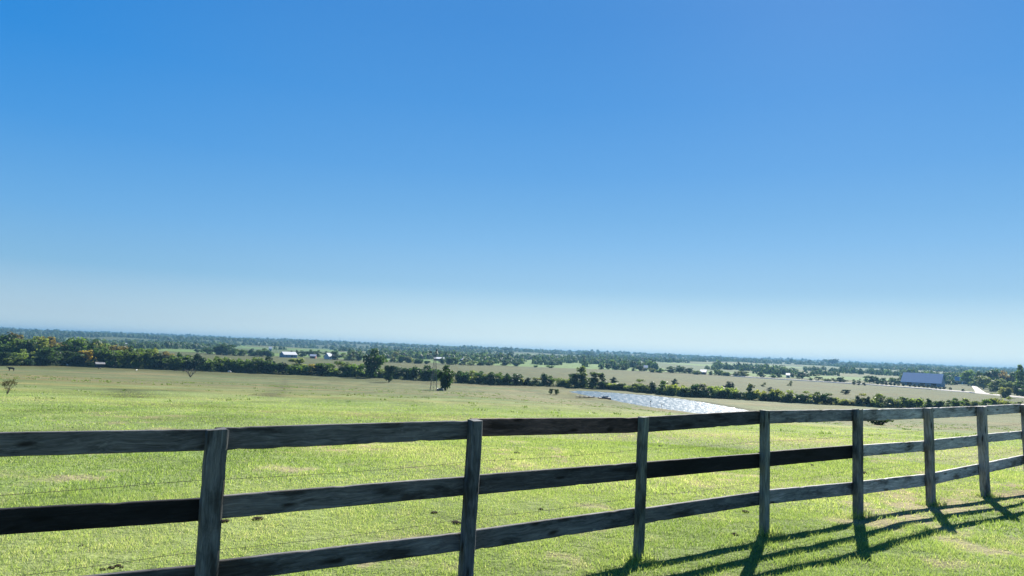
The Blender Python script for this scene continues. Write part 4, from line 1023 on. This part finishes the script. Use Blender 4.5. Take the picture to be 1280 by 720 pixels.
# dung pats in the near grass
pats = [(128, 713, .05), (139, 711, .055), (147, 708.5, .05), (152, 711, .035), (280, 652.5, .09), (322, 650, .11), (640, 575, .09), (646, 567, .12), (676, 637, .06), (543, 642, .07), (570, 655, .10), (932, 641, .09), (918, 669, .08), (103, 683, .05), (1015, 582, .08), (1078, 592, .16), (825, 558, .08)]
rr = random.Random(4)
for i, (px, py, s) in enumerate(pats):
    s *= .5; p = ground_at(px, py); b = bmesh.new(); bmesh.ops.create_icosphere(b, subdivisions=3, radius=1)
    for v in b.verts:
        k = float(fbm(np.array([v.co.x*2+i*5]), np.array([v.co.y*2+v.co.z]), 3)[0]); v.co *= .7+.6*k
        v.co.x *= s; v.co.y *= s; v.co.z = v.co.z*s*.38
    me = bpy.data.meshes.new('cow_pat'); b.to_mesh(me); b.free()
    o = obj('cow_pat', me, M_dung); o.location = (p[0], p[1], hz(p[0], p[1])+s*.12)
    o, side = o, None
    bay = ['left of the leftmost post in view', 'between the first and second posts in view', 'between the second and third posts in view', 'between the third and fourth posts in view', 'between the fourth and fifth posts in view', 'right of the fifth post in view'][sum(px > q for q in (265, 590, 803, 957, 1072))]
    tag(o, f'dark dung clod in the grass {bay}', 'dung', 'dried dung clods lying in the grass')

# ------------------------------------------------------------------ air
b = bmesh.new(); bmesh.ops.create_cube(b, size=1); me = bpy.data.meshes.new('haze'); b.to_mesh(me); b.free()
hzb = obj('haze', me); hzb.scale = (40000, 40000, 96); hzb.location = (0, 0, 8)
M, nt, P, O = mat('haze'); nt.nodes.remove(P)
pv = nd(nt, 'ShaderNodeVolumePrincipled'); pv.inputs['Color'].default_value = (.115, .26, .42, 1); pv.inputs['Density'].default_value = .00017; pv.inputs['Anisotropy'].default_value = .2
L(nt, pv.outputs[0], O.inputs['Volume']); me.materials.append(M)
tag(hzb, kind='stuff'); hzb['label'] = 'pale blue air haze over the whole valley'; hzb['category'] = 'haze'

# ------------------------------------------------------------------ light
SUN_AZ = R(26.2); SUN_EL = R(33)
W = bpy.data.worlds.new('World'); S.world = W; W.use_nodes = True; nt = W.node_tree
bg = nt.nodes['Background']; sky = nd(nt, 'ShaderNodeTexSky', sky_type='NISHITA'); sky.sun_disc = False
sky.sun_elevation = SUN_EL; sky.sun_rotation = SUN_AZ; sky.altitude = 100; sky.air_density = 1.0; sky.dust_density = .3; sky.ozone_density = 3.0
EXPO = 1.65; SKY = .05
hs = nd(nt, 'ShaderNodeHueSaturation'); hs.inputs['Saturation'].default_value = 1.25; L(nt, sky.outputs[0], hs.inputs['Color'])
sep = nd(nt, 'ShaderNodeSeparateXYZ'); L(nt, nd(nt, 'ShaderNodeTexCoord').outputs['Generated'], sep.inputs[0])
air = ramp(nt, math_n(nt, 'MAXIMUM', sep.outputs[2], 0.0), [(0, (.68, .83, .84)), (.03, (.48, .65, .76)), (.092, (.235, .49, .74)), (.162, (.145, .415, .77)), (.263, (.06, .315, .75)), (.357, (.019, .255, .72)), (.457, (.004, .215, .68)), (1, (.004, .13, .5))])
# paler air on the sun's side, most of all low down
sd_ = nd(nt, 'ShaderNodeVectorMath', operation='DOT_PRODUCT'); L(nt, sep.inputs[0].links[0].from_socket, sd_.inputs[0])
sd_.inputs[1].default_value = (math.sin(SUN_AZ)*math.cos(SUN_EL), math.cos(SUN_AZ)*math.cos(SUN_EL), math.sin(SUN_EL))
aur = ramp(nt, math_n(nt, 'MAXIMUM', sep.outputs[2], 0.0), [(0, (.27, .26, .19)), (.04, (.19, .19, .13)), (.10, (.09, .08, .05)), (.2, (.055, .055, .01)), (.45, (.050, .05, 0))])
sf = nd(nt, 'ShaderNodeMapRange', interpolation_type='SMOOTHSTEP'); L(nt, sd_.outputs['Value'], sf.inputs['Value']); sf.inputs['From Min'].default_value = .40; sf.inputs['From Max'].default_value = .86
air = mixcol(nt, air, mixcol(nt, (0, 0, 0), aur, sf.outputs[0]), 1.0, 'ADD')
k = 1/(SKY*2**EXPO)
air = mixcol(nt, air, (k, k, k), 1.0, 'MULTIPLY')
L(nt, mixcol(nt, hs.outputs[0], air, .94), bg.inputs['Color']); bg.inputs['Strength'].default_value = SKY
sl = bpy.data.lights.new('sun', 'SUN'); sl.energy = 5.0; sl.angle = R(.53); sl.color = (1, .95, .86)
so = bpy.data.objects.new('sun', sl); C.objects.link(so)
dirv = Vector((math.sin(SUN_AZ)*math.cos(SUN_EL), math.cos(SUN_AZ)*math.cos(SUN_EL), math.sin(SUN_EL)))
so.rotation_euler = dirv.to_track_quat('Z', 'Y').to_euler(); so.location = dirv*50
vs = S.view_settings; vs.view_transform = 'Standard'; vs.look = 'None'; vs.gamma = 1; vs.exposure = EXPO; vs.use_curve_mapping = False
S.cycles.max_bounces = 6; S.cycles.transparent_max_bounces = 8; S.cycles.volume_bounces = 0
S.cycles.use_denoising = True
